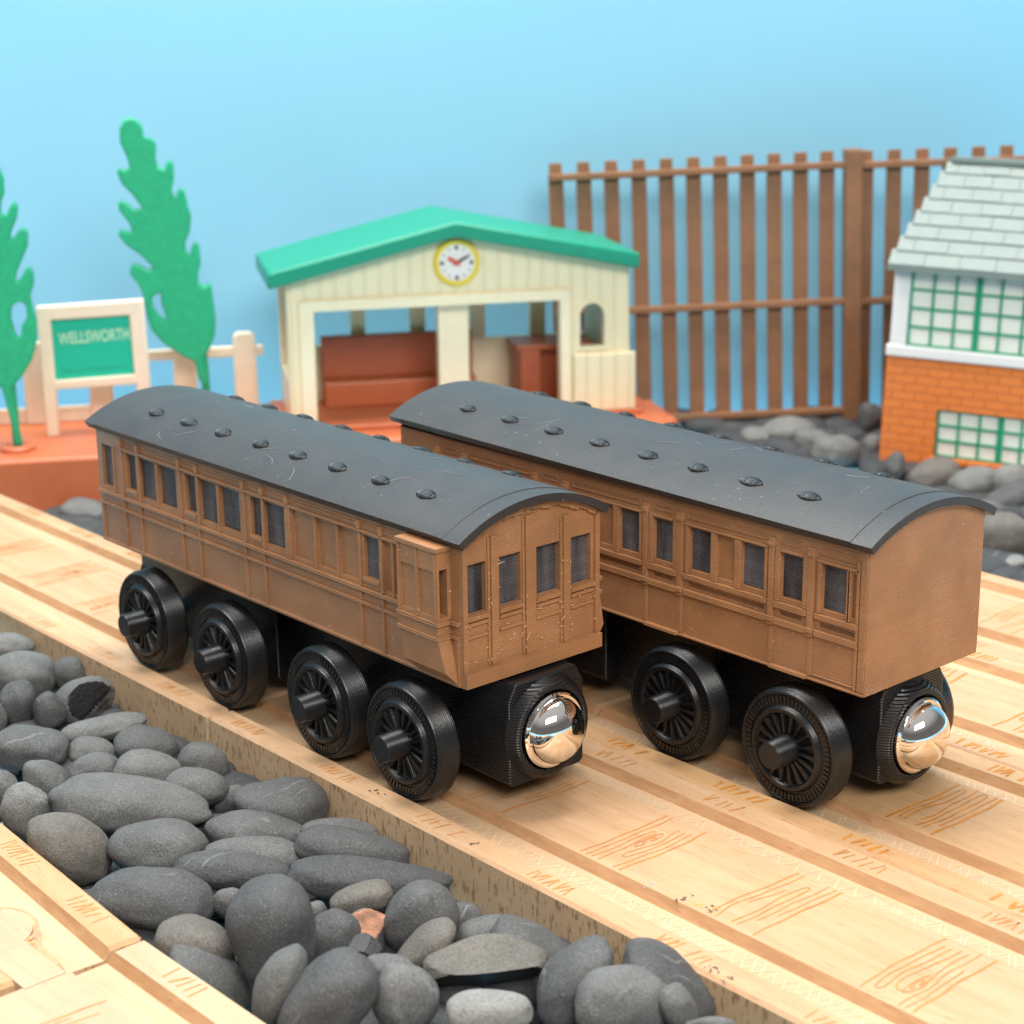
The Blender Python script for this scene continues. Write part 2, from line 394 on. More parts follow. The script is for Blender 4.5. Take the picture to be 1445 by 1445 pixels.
# ------------------------------------------------------------------ wooden tracks
G = (0.43, 1.08, 2.89, 3.53)
def track(label, x0, x1, loc, yaw, top, sleepers, seed, strong=False, peg=None, zig=True, extra=None):
    """one piece of grooved wooden track; its far/near edges at local y=0 and y=4"""
    random.seed(seed)
    gd = 0.15
    prof = [(0,-1.2),(0,-.05),(.05,0),(G[0],0),(G[0]+.05,-gd),(G[1]-.09,-gd),(G[1],0),(G[2],0),(G[2]+.05,-gd),(G[3]-.09,-gd),(G[3],0),(3.95,0),(4,-.05),(4,-1.2)]
    seg = [1,0,0,2,3,2,0,2,3,2,0,0,1,1]
    mb = MB(); k = len(prof)
    rings = []
    for x, s in ((x0, .05), (x0+.06, 0), (x1-.06, 0), (x1, .05)):
        rings.append(mb.add([(x, min(max(y, s), 4-s), min(z, -s) if z > -.5 else z) for y, z in prof]))
    for a, b in zip(rings, rings[1:]):
        for i in range(k):
            j = (i+1) % k
            mb.face((a+i, a+j, b+j, b+i), seg[i])
    mb.face([rings[0]+i for i in range(k)], 1); mb.face([rings[-1]+i for i in range(k)][::-1], 1)
    mats = [top, WOOD_SIDE, WOOD_WALL, WOOD_FLOOR, BURN_D if strong else BURN, CHALK, SCUFF, SCUFF_Y, SCUFF_B, WOOD_P]
    z = .004; W = .024 if not strong else .034
    for s in sleepers:
        if s < x0-.1 or s+.75 > x1+.1: continue
        w = .76; ya, yb = G[1]+.06, G[2]-.03
        def line(f, y0, y1, wd=W, n=22):
            mb.ribbon([(s+f(y0+(y1-y0)*i/n), y0+(y1-y0)*i/n) for i in range(n+1)], wd, z, 4)
        ph = random.random()*6
        yk = random.uniform(ya+.45, yb-.45); xk = w*random.uniform(.3, .7); am = random.uniform(.05, .12)
        def fl(x):      # a grain line that bends round the knot
            return lambda y: x + am*(1 if x > xk else -1)*math.exp(-((y-yk)/.35)**2)*math.exp(-abs(x-xk)/.22) + .035*sin(1.9*y+ph) + .008*sin(9*y+x*31)
        line(fl(0), ya, yb, W*1.25); line(fl(w), ya, yb, W*1.45)
        nl = 7; q = 1
        while q < nl:
            xq = w*q/nl
            if random.random() < .45 and q+1 < nl:      # two lines closing in a long finger
                x2 = w*(q+1)/nl; f1, f2 = fl(xq), fl(x2)
                lo = random.random() < .5
                ye_ = ya+random.uniform(.1, .7) if lo else yb-random.uniform(.1, .7); yo_ = yb if lo else ya
                yo_ += random.uniform(-.25, 0) if lo else random.uniform(0, .25)
                n_ = 20; sg_ = -1 if lo else 1
                p1 = [(s+f1(yo_+(ye_-yo_)*k/n_), yo_+(ye_-yo_)*k/n_) for k in range(n_+1)]
                cx_, r_ = (f1(ye_)+f2(ye_))/2, (f2(ye_)-f1(ye_))/2
                arc = [(s+cx_-r_*cos(a_), ye_+sg_*abs(r_)*1.8*sin(a_)) for a_ in [pi*k/8 for k in range(1, 8)]]
                p2 = [(s+f2(ye_+(yo_-ye_)*k/n_), ye_+(yo_-ye_)*k/n_) for k in range(n_+1)]
                mb.ribbon(p1+arc+p2, W*.95, z+.0006, 4); q += 2
            else:
                line(fl(xq), ya+random.choice((0, 0, .3, .6)), yb-random.choice((0, 0, .2, .5)), W*.95); q += 1
        if random.random() < .6:
            for kk in (1.0, .5):
                mb.ribbon([(s+xk+.055*kk*cos(a), yk+.28*kk*sin(a)) for a in [2*pi*i/26 for i in range(25)]], W*.8, z+.0012, 4)
        # short hatches on the outer strips
        for ys, ye in ((.08, .37), (3.61, 3.92)):
            nh = random.randint(5, 7); pts = []
            for q in range(nh+1):
                xx = s + w*q/nh
                if random.random() < .88:
                    sl = random.uniform(-.05, .10)
                    mb.ribbon([(xx, ys+random.uniform(0, .05)), (xx+sl*.5, (ys+ye)/2), (xx+sl, ye-random.uniform(0, .06))], W*(1.5 if strong else 1.0), z+.0008, 4)
                    if random.random() < .3: mb.ribbon([(xx, ys+.02), (xx+.10, ye-.04)], W, z+.0016, 4)
    if zig:
        for ya, yb in ((G[0]+.09, G[1]-.1), (G[2]+.09, G[3]-.1)):
            for ph_ in (0, 1):
                x = max(x0, -6); q = ph_; pts = []
                while x < min(x1, 7):
                    pts.append((x, ya+.04+random.uniform(0, .06) if q % 2 else yb-.04-random.uniform(0, .06))); x += .17+random.uniform(-.03, .03); q += 1
                for a, b in zip(pts, pts[1:]):
                    if random.random() < .9: mb.ribbon([a, ((a[0]+b[0])/2, (a[1]+b[1])/2+random.uniform(-.02, .02)), b], .016, -gd+.004+.001*ph_, 5)
    if peg:
        px, py = peg
        ring = [(px+.6*cos(a), py+.6*sin(a)) for a in [2*pi*i/40 for i in range(40)]]
        mb.extrude(ring, lambda u, v, w: (u, v, w), -.3, .012, 9)
        mb.box(px+.4, x0+.1, py-.28, py+.28, -.3, .010, 9)
        mb.ribbon([(px+.66*cos(a), py+.66*sin(a)) for a in [radians(d) for d in range(30, 331, 8)]], .05, .016, 2)
    if extra: extra(mb, z)
    o = mb.build('wooden_track', mats, None, weld=False)
    o.location = loc; o.rotation_euler = (0, 0, yaw)
    tag(o, label, 'track', 'wooden track pieces')
    return o
def scuffs(mb, z):
    random.seed(3)
    def blob(x, y, n, r, mi):
        for i in range(n):
            a = random.random()*pi; l = r*random.uniform(.4, 1.2); cx, cy = x+random.gauss(0, r), y+random.gauss(0, r)
            mb.ribbon([(cx, cy), (cx+l*cos(a)*.5, cy+l*sin(a)*.5+.01), (cx+l*cos(a), cy+l*sin(a))], r*.45, z+.002+.0007*i, mi)
    blob(1.55, 1.16, 6, .05, 6); blob(1.95, 1.22, 6, .05, 6); blob(1.8, 1.24, 3, .06, 7); blob(1.0, 1.14, 4, .05, 8)
    blob(3.0, .12, 8, .05, 6); blob(3.3, .1, 5, .04, 6); blob(-3.9, .2, 6, .06, 6); blob(-1.6, .2, 5, .05, 6)
S1 = [-.38+2.43*k for k in range(-10, 6)]
S2 = [1.84+2.43*k for k in range(-6, 5)]
track('pale beech track under the rear bogie of the front coach, running to the left edge', -24.8, -8.24, (0, 0, 0), 0, WOOD, S1, 11, zig=False)
track('beech track carrying the front coach buffer, with colour scuffs on its engraved sleepers', -8.2, 13, (0, 0, 0), 0, WOOD, S1, 12, extra=scuffs)
track('short beech track hidden behind the front coach, ending at a joint under the rear coach', -11.5, -4.08, (0, 4.004, 0), 0, WOOD, S2, 13, True)
track('beech track with strong orange hatch marks under the wheels of the rear coach', -4.04, 13, (0, 4.004, 0), 0, WOOD_W, S2, 14, True)
track('beech track just behind the rear coach, third from the front coach side', -7, 13, (0, 8.008, 0), 0, WOOD, [.9+2.43*k for k in range(-4, 5)], 15, True)
track('farthest beech track beside the pale pebbles at the right edge', -7, 13, (0, 12.012, 0), 0, WOOD, [.2+2.43*k for k in range(-4, 5)], 16)
ta = -2.8
A0 = Vector((-2.44, -4.60, 0))
track('warm orange beech track cut by the left edge, nearest corner, before the rounded joint', -20, 0, (A0.x+4*sin(radians(ta)), A0.y-4*cos(radians(ta)), 0), radians(ta), WOOD_W, [-3.65-2.2*k for k in range(0, 6)]+[-1.5], 17, zig=False)
tb = 1.0
B0 = Vector((-2.40, -4.60, 0))
track('pale beech track at the bottom left corner, joined by a round peg', 0, 16, (B0.x+4*sin(radians(tb)), B0.y-4*cos(radians(tb)), 0), radians(tb), WOOD_P, [1.0+2.43*k for k in range(0, 5)], 18, zig=False, peg=(-1.5, 2.55))

# ------------------------------------------------------------------ railway coaches
def wheel_proto(parent):
    p = [(0,.0),(.56,.0),(.585,-.08),(.60,-.115),(.66,-.115),(.685,-.08),(.70,-.035),(.72,-.03),(.86,-.03),(.88,-.05),(.915,-.05),(.94,-.02),(.955,.04),(.962,.05),(.962,.26),(.975,.28),(.975,.33),(.95,.36),(.3,.36),(.3,.30),(0,.30)]
    mb = MB(); mb.lathe(p, (0, 0, 0), 'y', 72)
    random.seed(5)
    for i in range(64):      # cast bead of rough knobs round the tyre face
        a = 2*pi*i/64; r = .79; c = (r*cos(a), -.035, r*sin(a)); q = .020+.012*random.random()
        t = Vector((-sin(a), 0, cos(a))); u = Vector((cos(a), 0, sin(a)))
        P = Vector(c)
        mb.hexa([tuple(P+t*x*q+u*y*.055+Vector((0, zz, 0))) for zz in (.02, -.018) for x, y in ((-1,-1),(1,-1),(1,1),(-1,1))])
    w = mb.build('wheel', BLACK_Y, parent, bevel=0, smooth=35)
    mb = MB()
    for i in range(18):
        a = 2*pi*i/18; u = Vector((cos(a), 0, sin(a))); t = Vector((-sin(a), 0, cos(a)))
        pts = []
        for yy, k in ((.012, 1.0), (-.075, .55)):
            for r, hw in ((.17, .030), (.575, .042)):
                pts += [tuple(u*r + t*hw*k + Vector((0, yy, 0))), tuple(u*r - t*hw*k + Vector((0, yy, 0)))]
        mb.hexa([pts[0], pts[1], pts[3], pts[2], pts[4], pts[5], pts[7], pts[6]])
    mb.build('spokes', BLACK_Y, w, smooth=20)
    mb = MB(); mb.lathe([(.255,.01),(.245,-.06),(.222,-.44),(.205,-.47),(0,-.475)], (0, 0, 0), 'y', 32)
    mb.build('axle_pin', BLACK_Y, w, smooth=35)
    return w
WHEEL = [None]
def add_wheel(root, x, y, z, far, spin):
    if WHEEL[0] is None:
        w = wheel_proto(root); WHEEL[0] = w
    else:
        src = WHEEL[0]; w = src.copy(); C.objects.link(w); w.parent = root
        for ch in src.children:
            c = ch.copy(); C.objects.link(c); c.parent = w
    w.scale = (.945,)*3; w.location = (x, y, z); w.rotation_euler = (0, spin, pi if far else 0)
    return w

def chassis(root, L, yc, fb, rb, wheels, mz, rear_magnet=True):
    def sec(mb, xa, xb):
        poly = [(-.74,.42),(-.66,.36),(.66,.36),(.74,.42),(.74,1.70),(.60,1.95),(-.60,1.95),(-.74,1.70)]
        mb.extrude(poly, lambda u, v, w: (w, yc+u, v), xa, xb)
    mb = MB(); sec(mb, *fb); sec(mb, *rb)
    mb.box(rb[1]-.1, fb[0]+.1, yc-.5, yc+.5, .45, 1.95)
    mb.box(rb[0]+.5, fb[1]-.9, yc-1.05, yc+1.05, 1.86, 1.985)
    for s, x in ((1, fb[1]), (-1, rb[0])):
        pr = [(.80,-.02*s),(.76,.06*s),(.70,.15*s),(.61,.15*s),(.61,.04*s),(0,.04*s)]
        mb.lathe(pr, (x, yc, mz), 'x', 56)
        # flared cheeks blending the round boss into the block
        for a in (45, 135, 225, 315):
            c, q = cos(radians(a)), sin(radians(a))
            mb.hexa([(x-.02*s, yc+.70*c-.10*q, mz+.70*q+.10*c), (x-.02*s, yc+.70*c+.10*q, mz+.70*q-.10*c), (x-.02*s, yc+.62*c+.1*q, mz+.62*q-.1*c), (x-.02*s, yc+.62*c-.1*q, mz+.62*q+.1*c),
                     (x+.09*s, yc+.72*c-.08*q, mz+.72*q+.08*c), (x+.09*s, yc+.72*c+.08*q, mz+.72*q-.08*c), (x+.09*s, yc+.62*c+.1*q, mz+.62*q-.1*c), (x+.09*s, yc+.62*c-.1*q, mz+.62*q+.1*c)])
    mb.build('chassis', BLACK, root, L, bevel=.025, smooth=35)
    for s, x in ((1, fb[1]), (-1, rb[0])):
        pr = [(0,.02*s),(.575,.05*s),(.585,.12*s),(.575,.17*s),(.545,.19*s),(.505,.185*s),(.495,.20*s)]
        for i in range(1, 13):
            t = (pi/2)*i/12; pr.append((.495*cos(t) if i < 12 else 0, (.20+.34*sin(t))*s))
        mb = MB(); mb.lathe(pr, (x, yc, mz), 'x', 64)
        mb.build('magnet_buffer', CHROME, root, L, smooth=30)
    for i, x in enumerate(wheels):
        mb = MB(); mb.lathe([(0,-1.25),(.15,-1.25),(.15,1.2),(0,1.2)], (x, yc, .88), 'y', 20)
        mb.build('axle', BLACK, root, L, smooth=35)
        add_wheel(root, x-L[0], yc-1.46-L[1], .83, False, i*.37)
        add_wheel(root, x-L[0], yc+1.34-L[1], .83, True, i*.53+.2)

def roof(root, L, x0, x1, yc, hw, z0, rise, th, vents, vy, tilt=0.0, seed=1):
    random.seed(seed)
    R = (hw*hw+rise*rise)/(2*rise); zc = z0+rise-R; am = asin(hw/R); n = 30
    top = [(R*sin(-am+2*am*i/n), zc+R*cos(-am+2*am*i/n)) for i in range(n+1)]
    bot = [((R-th)*sin(am-2*am*i/n)*(1 if 0 < i < n else .995), zc+(R-th)*cos(am-2*am*i/n)) for i in range(n+1)]
    zt = lambda x: tilt*max(0.0, (x1-x)/(x1-x0))**1.3
    mb = MB(); poly = top+bot; k = len(poly); rings = []
    xs = [x0, x0+.02, x0+.36, x0+.37] + [x0+.37+(x1-x0-.74)*i/10 for i in range(1, 10)] + [x1-.37, x1-.36, x1-.02, x1]
    for x in xs:
        lift = .012 if (x > x0+.365 and x < x1-.365) else 0.0
        rings.append(mb.add([(x, yc+u, v+zt(x)+(lift if i <= n else 0)) for i, (u, v) in enumerate(poly)]))
    for a, b in zip(rings, rings[1:]):
        for i in range(k):
            j = (i+1) % k; mb.face((a+i, a+j, b+j, b+i))
    mb.face([rings[0]+i for i in range(k)]); mb.face([rings[-1]+i for i in range(k)][::-1])
    # stray hairs of plastic left on the print
    for _ in range(12):
        x = random.uniform(x0+.4, x1-.4); a = random.uniform(-.85, .5)*am
        x2 = x; pts = []
        dx, da = random.uniform(-.12, .12), random.uniform(-.10, .10)*am*2
        for q in range(7):
            xx = x+dx*q/2+.02*sin(q*.8+x); aa = a+da*q/5+.012*cos(q*.6+x)
            pts.append((xx, yc+(R+.018)*sin(aa), zc+(R+.018)*cos(aa)+zt(xx)))
        mb.tube(pts, .0038, 5, 1)
    ro = mb.build('roof', [ROOF_M, HAIR_M], root, L, bevel=.02, smooth=30)
    vr = None
    for row, (dy, sgn) in enumerate(((-vy, -1), (vy, 1))):
        for x in vents:
            if vr is None:
                m2 = MB()
                pr = [(.105*cos(pi*(t_/14.0)/2)**.75*(1+.06*cos(t_*2.4)) if abs(t_) < 14 else 0, .21*t_/14.0) for t_ in range(-14, 15)]
                m2.lathe(pr, (0, 0, 0), 'x', 14)
                vr = m2.build('roof_vent', VENT_M, ro, smooth=25); v = vr
            else:
                v = vr.copy(); C.objects.link(v); v.parent = ro
            a = asin(dy/R)
            v.location = Vector((x, yc+(R+.012)*sin(a), zc+(R+.012)*cos(a)+zt(x))) - Vector(L)
            v.rotation_euler = (-a, 0, random.uniform(-.05, .05)); v.scale = (random.uniform(1.0, 1.16), random.uniform(1.05, 1.2), random.uniform(.46, .56))
    return ro, R, zc

def gable(mb, x, yc, hw, z0, R, zc, th, mi=0):
    """curved top of an end wall, up to the underside of the roof"""
    n = 16; am = asin(hw/(R-th))
    pts = [(x, yc+(R-th)*sin(am-2*am*i/n), zc+(R-th)*cos(am-2*am*i/n)) for i in range(n+1)]
    s = mb.add([(x, yc-hw, z0), (x, yc+hw, z0)] + pts); mb.face([s+i for i in range(len(pts)+2)], mi)

def panes(root, L, P, holes, depth):
    for h in holes:
        if h[5]: continue
        mb = MB(); e = .02
        a, b = P(h[0]-e, h[2]-e, depth), P(h[1]+e, h[3]+e, depth+.05)
        mb.box(min(a[0], b[0]), max(a[0], b[0]), min(a[1], b[1]), max(a[1], b[1]), a[2], b[2])
        mb.build('window', PANE_M, root, L)

# ---- front coach: brake coach with a guard's lookout and glazed end
L1 = (-7.47, 2.0, 0.0)
c1 = thing('railway_coach', 'front brown brake coach with end windows and a projecting guard lookout', 'railway coach', L1, group='brown toy coaches')
X0, X1, YA, YB, Z0, Z1 = -12.59, -2.34, .66, 3.34, 2.0, 4.11
NS = lambda u, v, d: (u, YA+d, v)
FS = lambda u, v, d: (u, YB-d, v)
FE = lambda u, v, d: (X1-d, u, v)
RE = lambda u, v, d: (X0+d, u, v)
zb, zt_ = 3.09, 3.80
win = [(-12.43,-12.01,3.07,3.83),(-11.58,-11.25,3.15,zt_),(-11.14,-10.58,zb,zt_),(-10.48,-9.90,zb,zt_),(-9.61,-9.28,3.15,zt_),(-9.17,-8.63,zb,zt_),(-8.53,-7.94,zb,zt_),(-7.62,-7.32,3.15,zt_),(-7.24,-6.64,zb,zt_),(-4.58,-4.22,3.15,zt_)]
blank = [(-6.45,-5.87,3.05,3.82),(-5.79,-5.29,3.05,3.82),(-5.21,-4.74,3.05,3.82),(-4.09,-3.90,3.05,3.82),(-3.83,-3.50,3.05,3.82)]
sh = [(*h, .075, False) for h in win]+[(*h, .06, True) for h in blank]
eh = [(.79,1.14,3.05,3.80,.10,False),(1.38,1.80,3.05,3.80,.10,False),(2.10,2.57,3.05,3.80,.10,False),(2.76,3.20,3.05,3.80,.10,False)]
ro1, R1, zc1 = roof(c1, L1, -12.78, -2.20, 2.0, 1.46, 4.19, .43, .12, [-11.27,-10.2,-9.12,-8.0,-6.94,-5.88,-4.78,-3.69], .83, seed=21)
mb = MB()
mb.wall(NS, X0, X1, Z0, Z1, sh); mb.wall(FS, X0, X1, Z0, Z1, sh)
mb.wall(FE, YA, YB, Z0, Z1, eh); mb.wall(RE, YA, YB, Z0, Z1, [])
gable(mb, X1, 2.0, 1.34, Z1, R1, zc1, .12); gable(mb, X0, 2.0, 1.34, Z1, R1, zc1, .12)
mb.quad((X0,YA,Z0),(X1,YA,Z0),(X1,YB,Z0),(X0,YB,Z0))
def trim(side, u0, u1, v0, v1, pr):    # a raised strip of the print, let 0.02 into its wall
    a, b = side(u0, v0, -pr), side(u1, v1, .02)
    mb.box(min(a[0],b[0]), max(a[0],b[0]), min(a[1],b[1]), max(a[1],b[1]), v0, v1)
doors = [-11.69,-11.12,-9.74,-9.19,-7.78,-7.24,-4.66,-4.12]
for S_ in (NS, FS):
    trim(S_, X0+.02, X1-.02, 2.92, 2.985, .055); trim(S_, X0+.02, X1-.02, 2.715, 2.765, .045)
    trim(S_, -11.78, -3.5, 3.845, 3.885, .05)
    trim(S_, -11.78, -3.5, 3.945, 3.965, .025); trim(S_, -11.78, -3.5, 4.005, 4.022, .02)
    trim(S_, X0+.02, X1-.02, 2.005, 2.06, .03)
    for x in doors:
        trim(S_, x-.028, x+.028, 2.062, 2.713, .035); trim(S_, x-.028, x+.028, 2.767, 2.918, .035)
    for x in doors+[-6.55]:
        trim(S_, x-.035, x+.035, 3.887, 4.03, .06); trim(S_, x-.026, x+.026, 2.987, 3.843, .035)
    for x in (-12.50, -2.42): trim(S_, x-.05, x+.05, 2.062, 2.713, .025)
    for x in (-10.53, -8.58, -5.83, -5.25, -3.865): trim(S_, x-.025, x+.025, 2.987, 3.843, .02)
    for x in (-12.0, -6.60, -6.5): trim(S_, x-.022, x+.022, 2.987, 3.843, .03)
    for a, b in ((-11.6,-11.23),(-9.63,-9.26),(-7.64,-7.3),(-4.6,-4.2)): trim(S_, a, b, 3.08, 3.148, .03)
mb.build('body', BROWN, c1, L1, bevel=.012)
mb = MB()     # glazed end: posts, rails and sill beam
for y in (1.26, 1.95, 2.665):
    w = .055 if y != 1.95 else .085
    trim(FE, y-w, y+w, 2.225, 4.02+.32*(1-abs(y-2)/1.34), .048)
    trim(FE, y-w-.05, y-w-.008, 2.225, 4.0+.3*(1-abs(y-2)/1.34), .024); trim(FE, y+w+.008, y+w+.05, 2.225, 4.0+.3*(1-abs(y-2)/1.34), .024)
trim(FE, .665, .75, 2.225, 4.1, .06); trim(FE, 3.25, 3.335, 2.225, 4.1, .05)
trim(FE, .665, 3.335, 2.0, 2.22, .11)
for ya, yb in ((.76,1.145),(1.38,1.80),(2.1,2.55),(2.78,3.24)):
    trim(FE, ya, yb, 2.885, 2.94, .034); trim(FE, ya, yb, 2.70, 2.75, .03); trim(FE, ya-.01, yb+.01, 2.97, 3.045, .046)
    for k in range(4):
        pass
n_ = 14
for i in range(n_):      # ragged arched strip under the roof
    y0 = .72+2.56*i/n_; y1 = .72+2.56*(i+1)/n_
    za = zc1+sqrt((R1-.12)**2-(y0-2)**2); zb2 = zc1+sqrt((R1-.12)**2-(y1-2)**2); th = .075+.02*((i*7) % 3)
    mb.hexa([(X1-.02,y0,za-th),(X1+.05,y0,za-th),(X1+.05,y1,zb2-th),(X1-.02,y1,zb2-th),(X1-.02,y0,za-.005),(X1+.05,y0,za-.005),(X1+.05,y1,zb2-.005),(X1-.02,y1,zb2-.005)])
random.seed(14)
for _ in range(80):      # pale blobs and loose strings left by the print nozzle
    y = random.choice((1.26-.08, 1.26+.08, 1.95-.11, 1.95+.11, 2.665-.08, 2.665+.08, 3.24, .76)) + random.gauss(0, .03) if random.random() < .75 else random.uniform(.8, 3.2)
    z = random.uniform(2.3, 3.0) if random.random() < .6 else random.uniform(2.3, 4.0)
    if 3.04 < z < 3.81: y = random.choice((1.26, 1.95, 2.665)) + random.choice((-.07, .07))
    a, l = random.uniform(0, 2*pi), random.uniform(.012, .05)*(3 if random.random() < .08 else 1); xo = X1+random.uniform(.025, .055)
    mb.tube([(xo, y, z), (xo+.012, y+l*.5*cos(a), z+l*.5*sin(a)+.006), (xo+.004, y+l*cos(a), z+l*sin(a))], .0065, 5, 1)
mb.build('end_framing', [BROWN_B, BLOB_M], c1, L1, bevel=.012)
for y0, S_, sg in ((YA, NS, -1), (YB, FS, 1)):     # guard's lookout on both sides
    mb = MB(); xa, xb = -3.44, -2.55; yo = y0+.25*sg
    Q = lambda u, v, d: (u, yo-d*sg, v)
    mb.wall(Q, xa, xb, 2.74, 4.08, [(-3.37,-3.03,3.06,3.72,.03,True),(-2.97,-2.64,3.06,3.72,.03,True)])
    for xx, hs in ((xa, []), (xb, [(.05,.19,3.05,3.75,.3,True)])):
        sx = 1 if xx == xa else -1
        mb.wall(lambda u, v, d: (xx+d*sx, yo-u*sg, v), 0, .25, 2.74, 4.08, hs)
    mb.quad((xa,yo,4.08),(xb,yo,4.08),(xb,y0,4.08),(xa,y0,4.08))
    # underside tapers back into the side
    zz = [(2.74, yo, xa, xb), (2.25, yo+.03*-sg, xa+.08, xb+.12), (2.02, y0-.004*-sg, xa+.15, xb+.16)]
    for (z_a, y_a, l_a, r_a), (z_b, y_b, l_b, r_b) in zip(zz, zz[1:]):
        mb.quad((l_a,y_a,z_a),(r_a,y_a,z_a),(r_b,y_b,z_b),(l_b,y_b,z_b)); mb.quad((r_a,y_a,z_a),(r_a,y0,z_a),(r_b,y0,z_b),(r_b,y_b,z_b)); mb.quad((l_a,y_a,z_a),(l_a,y0,z_a),(l_b,y0,z_b),(l_b,y_b,z_b))
    for v0, v1, pr in ((2.92,2.985,.03),(2.715,2.765,.03),(4.02,4.085,.035)):
        a = yo+sg*pr; mb.box(xa-.02, xb+.03, min(a, y0-.0*sg), max(a, y0), v0, v1)
    for x in (-3.41, -3.0, -2.59): 
        a = yo+sg*.02; mb.box(x-.022, x+.022, min(a, yo-.01*sg), max(a, yo-.01*sg), 2.99, 4.0)
    mb.build('lookout', BROWN_B, c1, L1, bevel=.012)
panes(c1, L1, NS, sh, .072); panes(c1, L1, FS, sh, .072); panes(c1, L1, FE, eh, .095)
chassis(c1, L1, 2.0, (-6.55, -2.02), (-12.35, -7.95), [-3.57, -5.68, -8.53, -11.05], 1.13)

# ---- rear coach: compartment coach with a plain closed end
L2 = (-3.55, 6.0, 0.0)
c2 = thing('railway_coach', 'rear brown compartment coach with a plain flat windowless end', 'railway coach', L2, group='brown toy coaches')
X0, X1, YA, YB, Z0, Z1 = -8.78, 1.68, 4.66, 7.34, 1.94, 4.11
ro2, R2, zc2 = roof(c2, L2, -8.95, 1.80, 6.0, 1.48, 4.19, .40, .12, [-7.47,-6.36,-5.26,-4.17,-3.07,-2.0,-.93,.18], .85, tilt=.10, seed=33)
dr = [.31-2.56*k for k in range(0, 4)]
sh = []
for d in dr:
    for a, b in ((d-.2, d+.21), (d+.555, d+.985), (d-.955, d-.515)):
        if a > X0+.1 and b < X1-.1: sh.append((a, b, 3.06, 3.73, .065, False))
    if d+1.58 < X1: sh.append((d+1.11, d+1.45, 3.06, 3.73, .05, True))
sh.append((1.40, 1.47, 3.06, 3.70, .05, True))
slots = []
for d in dr:
    slots.append((d-.2, d+.2, 2.785, 2.855, .045, True))
    a, b = d+.55, min(d+2.05, 1.47)
    slots.append((a, b, 2.785, 2.855, .045, True))
sh += [s for s in slots if s[0] > X0+.05]
mb = MB()
mb.wall(NS, X0, X1, Z0, Z1, sh); mb.wall(FS, X0, X1, Z0, Z1, sh)
mb.wall(FE, YA, YB, Z0, Z1, []); mb.wall(RE, YA, YB, Z0, Z1, [])
gable(mb, X1, 6.0, 1.34, Z1, R2, zc2, .125); gable(mb, X0, 6.0, 1.34, Z1, R2, zc2, .125)
mb.quad((X0,YA,Z0),(X1,YA,Z0),(X1,YB,Z0),(X0,YB,Z0))
for S_ in (NS, FS):
    trim(S_, X0+.01, X1-.01, 1.945, 1.985, .03)
    edges = []
    for d in dr:
        trim(S_, d-.34, d+.36, 1.95, 2.0, .075)                  # foot board of each door
        for e_, w in ((d-.36, .05), (d+.38, .055)):
            if e_ > X0+.1:
                trim(S_, e_-w, e_+w, 2.60, 3.93, .045); trim(S_, e_-w*.7, e_+w*.7, 2.0, 2.595, .02); trim(S_, e_-w*1.2, e_+w*1.2, 3.80, 3.87, .065); trim(S_, e_-w*1.2, e_+w*1.2, 2.66, 2.74, .065)
        trim(S_, d-.30, d+.315, 2.89, 2.98, .05); trim(S_, d-.30, d+.315, 2.63, 2.72, .05)
        trim(S_, d-.30, d-.215, 2.985, 3.80, .03); trim(S_, d+.225, d+.315, 2.985, 3.80, .03); trim(S_, d-.2, d+.2, 3.745, 3.79, .03)
        for (a, b, c_, e2_) in ((d-.18, d+.18, 3.87, 3.885), (d-.18, d+.18, 3.945, 3.96)): trim(S_, a, b, c_, e2_, .02)
        trim(S_, d-.18, d-.165, 3.887, 3.943, .02); trim(S_, d+.165, d+.18, 3.887, 3.943, .02)
        a, b = d+.46, min(d+2.13, 1.53)
        trim(S_, a, b, 2.90, 2.98, .05); trim(S_, a, b, 2.64, 2.73, .05)
        trim(S_, a, b, 3.745, 3.785, .03)
        trim(S_, a+.06, b-.06, 3.86, 3.873, .018); trim(S_, a+.06, b-.06, 3.945, 3.958, .018); trim(S_, a+.06, a+.073, 3.875, 3.943, .018); trim(S_, b-.073, b-.06, 3.875, 3.943, .018)
        for x in (d+.515, d+1.035, d+1.51, d+1.09, d+1.565, d+2.09):
            if x < 1.36: trim(S_, x-.028, x+.028, 2.985, 3.74, .03)
    trim(S_, 1.34, 1.385, 2.985, 3.74, .03); trim(S_, 1.49, 1.54, 2.0, 3.9, .03)
    trim(S_, 1.56, 1.672, 2.0, 4.08, .028)
    trim(S_, .74, 1.485, 2.03, 2.05, .02)
mb.build('body', BROWN, c2, L2, bevel=.012)
panes(c2, L2, NS, sh, .062); panes(c2, L2, FS, sh, .062)
chassis(c2, L2, 6.0, (-2.75, 1.55), (-8.5, -4.12), [.46, -1.90, -5.6, -7.6], 1.0)

# ------------------------------------------------------------------ station group (local x along the platform, y away, z up)
SP = Vector((-25.595, 4.832, 0)); SY = radians(60.774)
def at_station(s, d, z=0.0):
    return (SP.x + s*cos(SY) - d*sin(SY), SP.y + s*sin(SY) + d*cos(SY), z)
PT = .35
plat = thing('station_platform', 'terracotta plastic station platform along the back left', 'platform', at_station(0, 0), (0, 0, SY))
mb = MB(); mb.box(-7, 17.75, 0, 5.1, -1.2, PT); mb.build('base', TERRA, plat, bevel=.10, smooth=30)
mb = MB(); mb.box(7.2, 17.2, 1.1, 4.95, PT-.02, PT+.14); mb.build('plinth', TERRA, plat, bevel=.05, smooth=30)
mb = MB(); mb.box(17.4, 18.1, .7, 3.4, -1.2, PT-.12); mb.build('end_ramp', TERRA, plat, bevel=.08, smooth=30)
zf = PT+.14

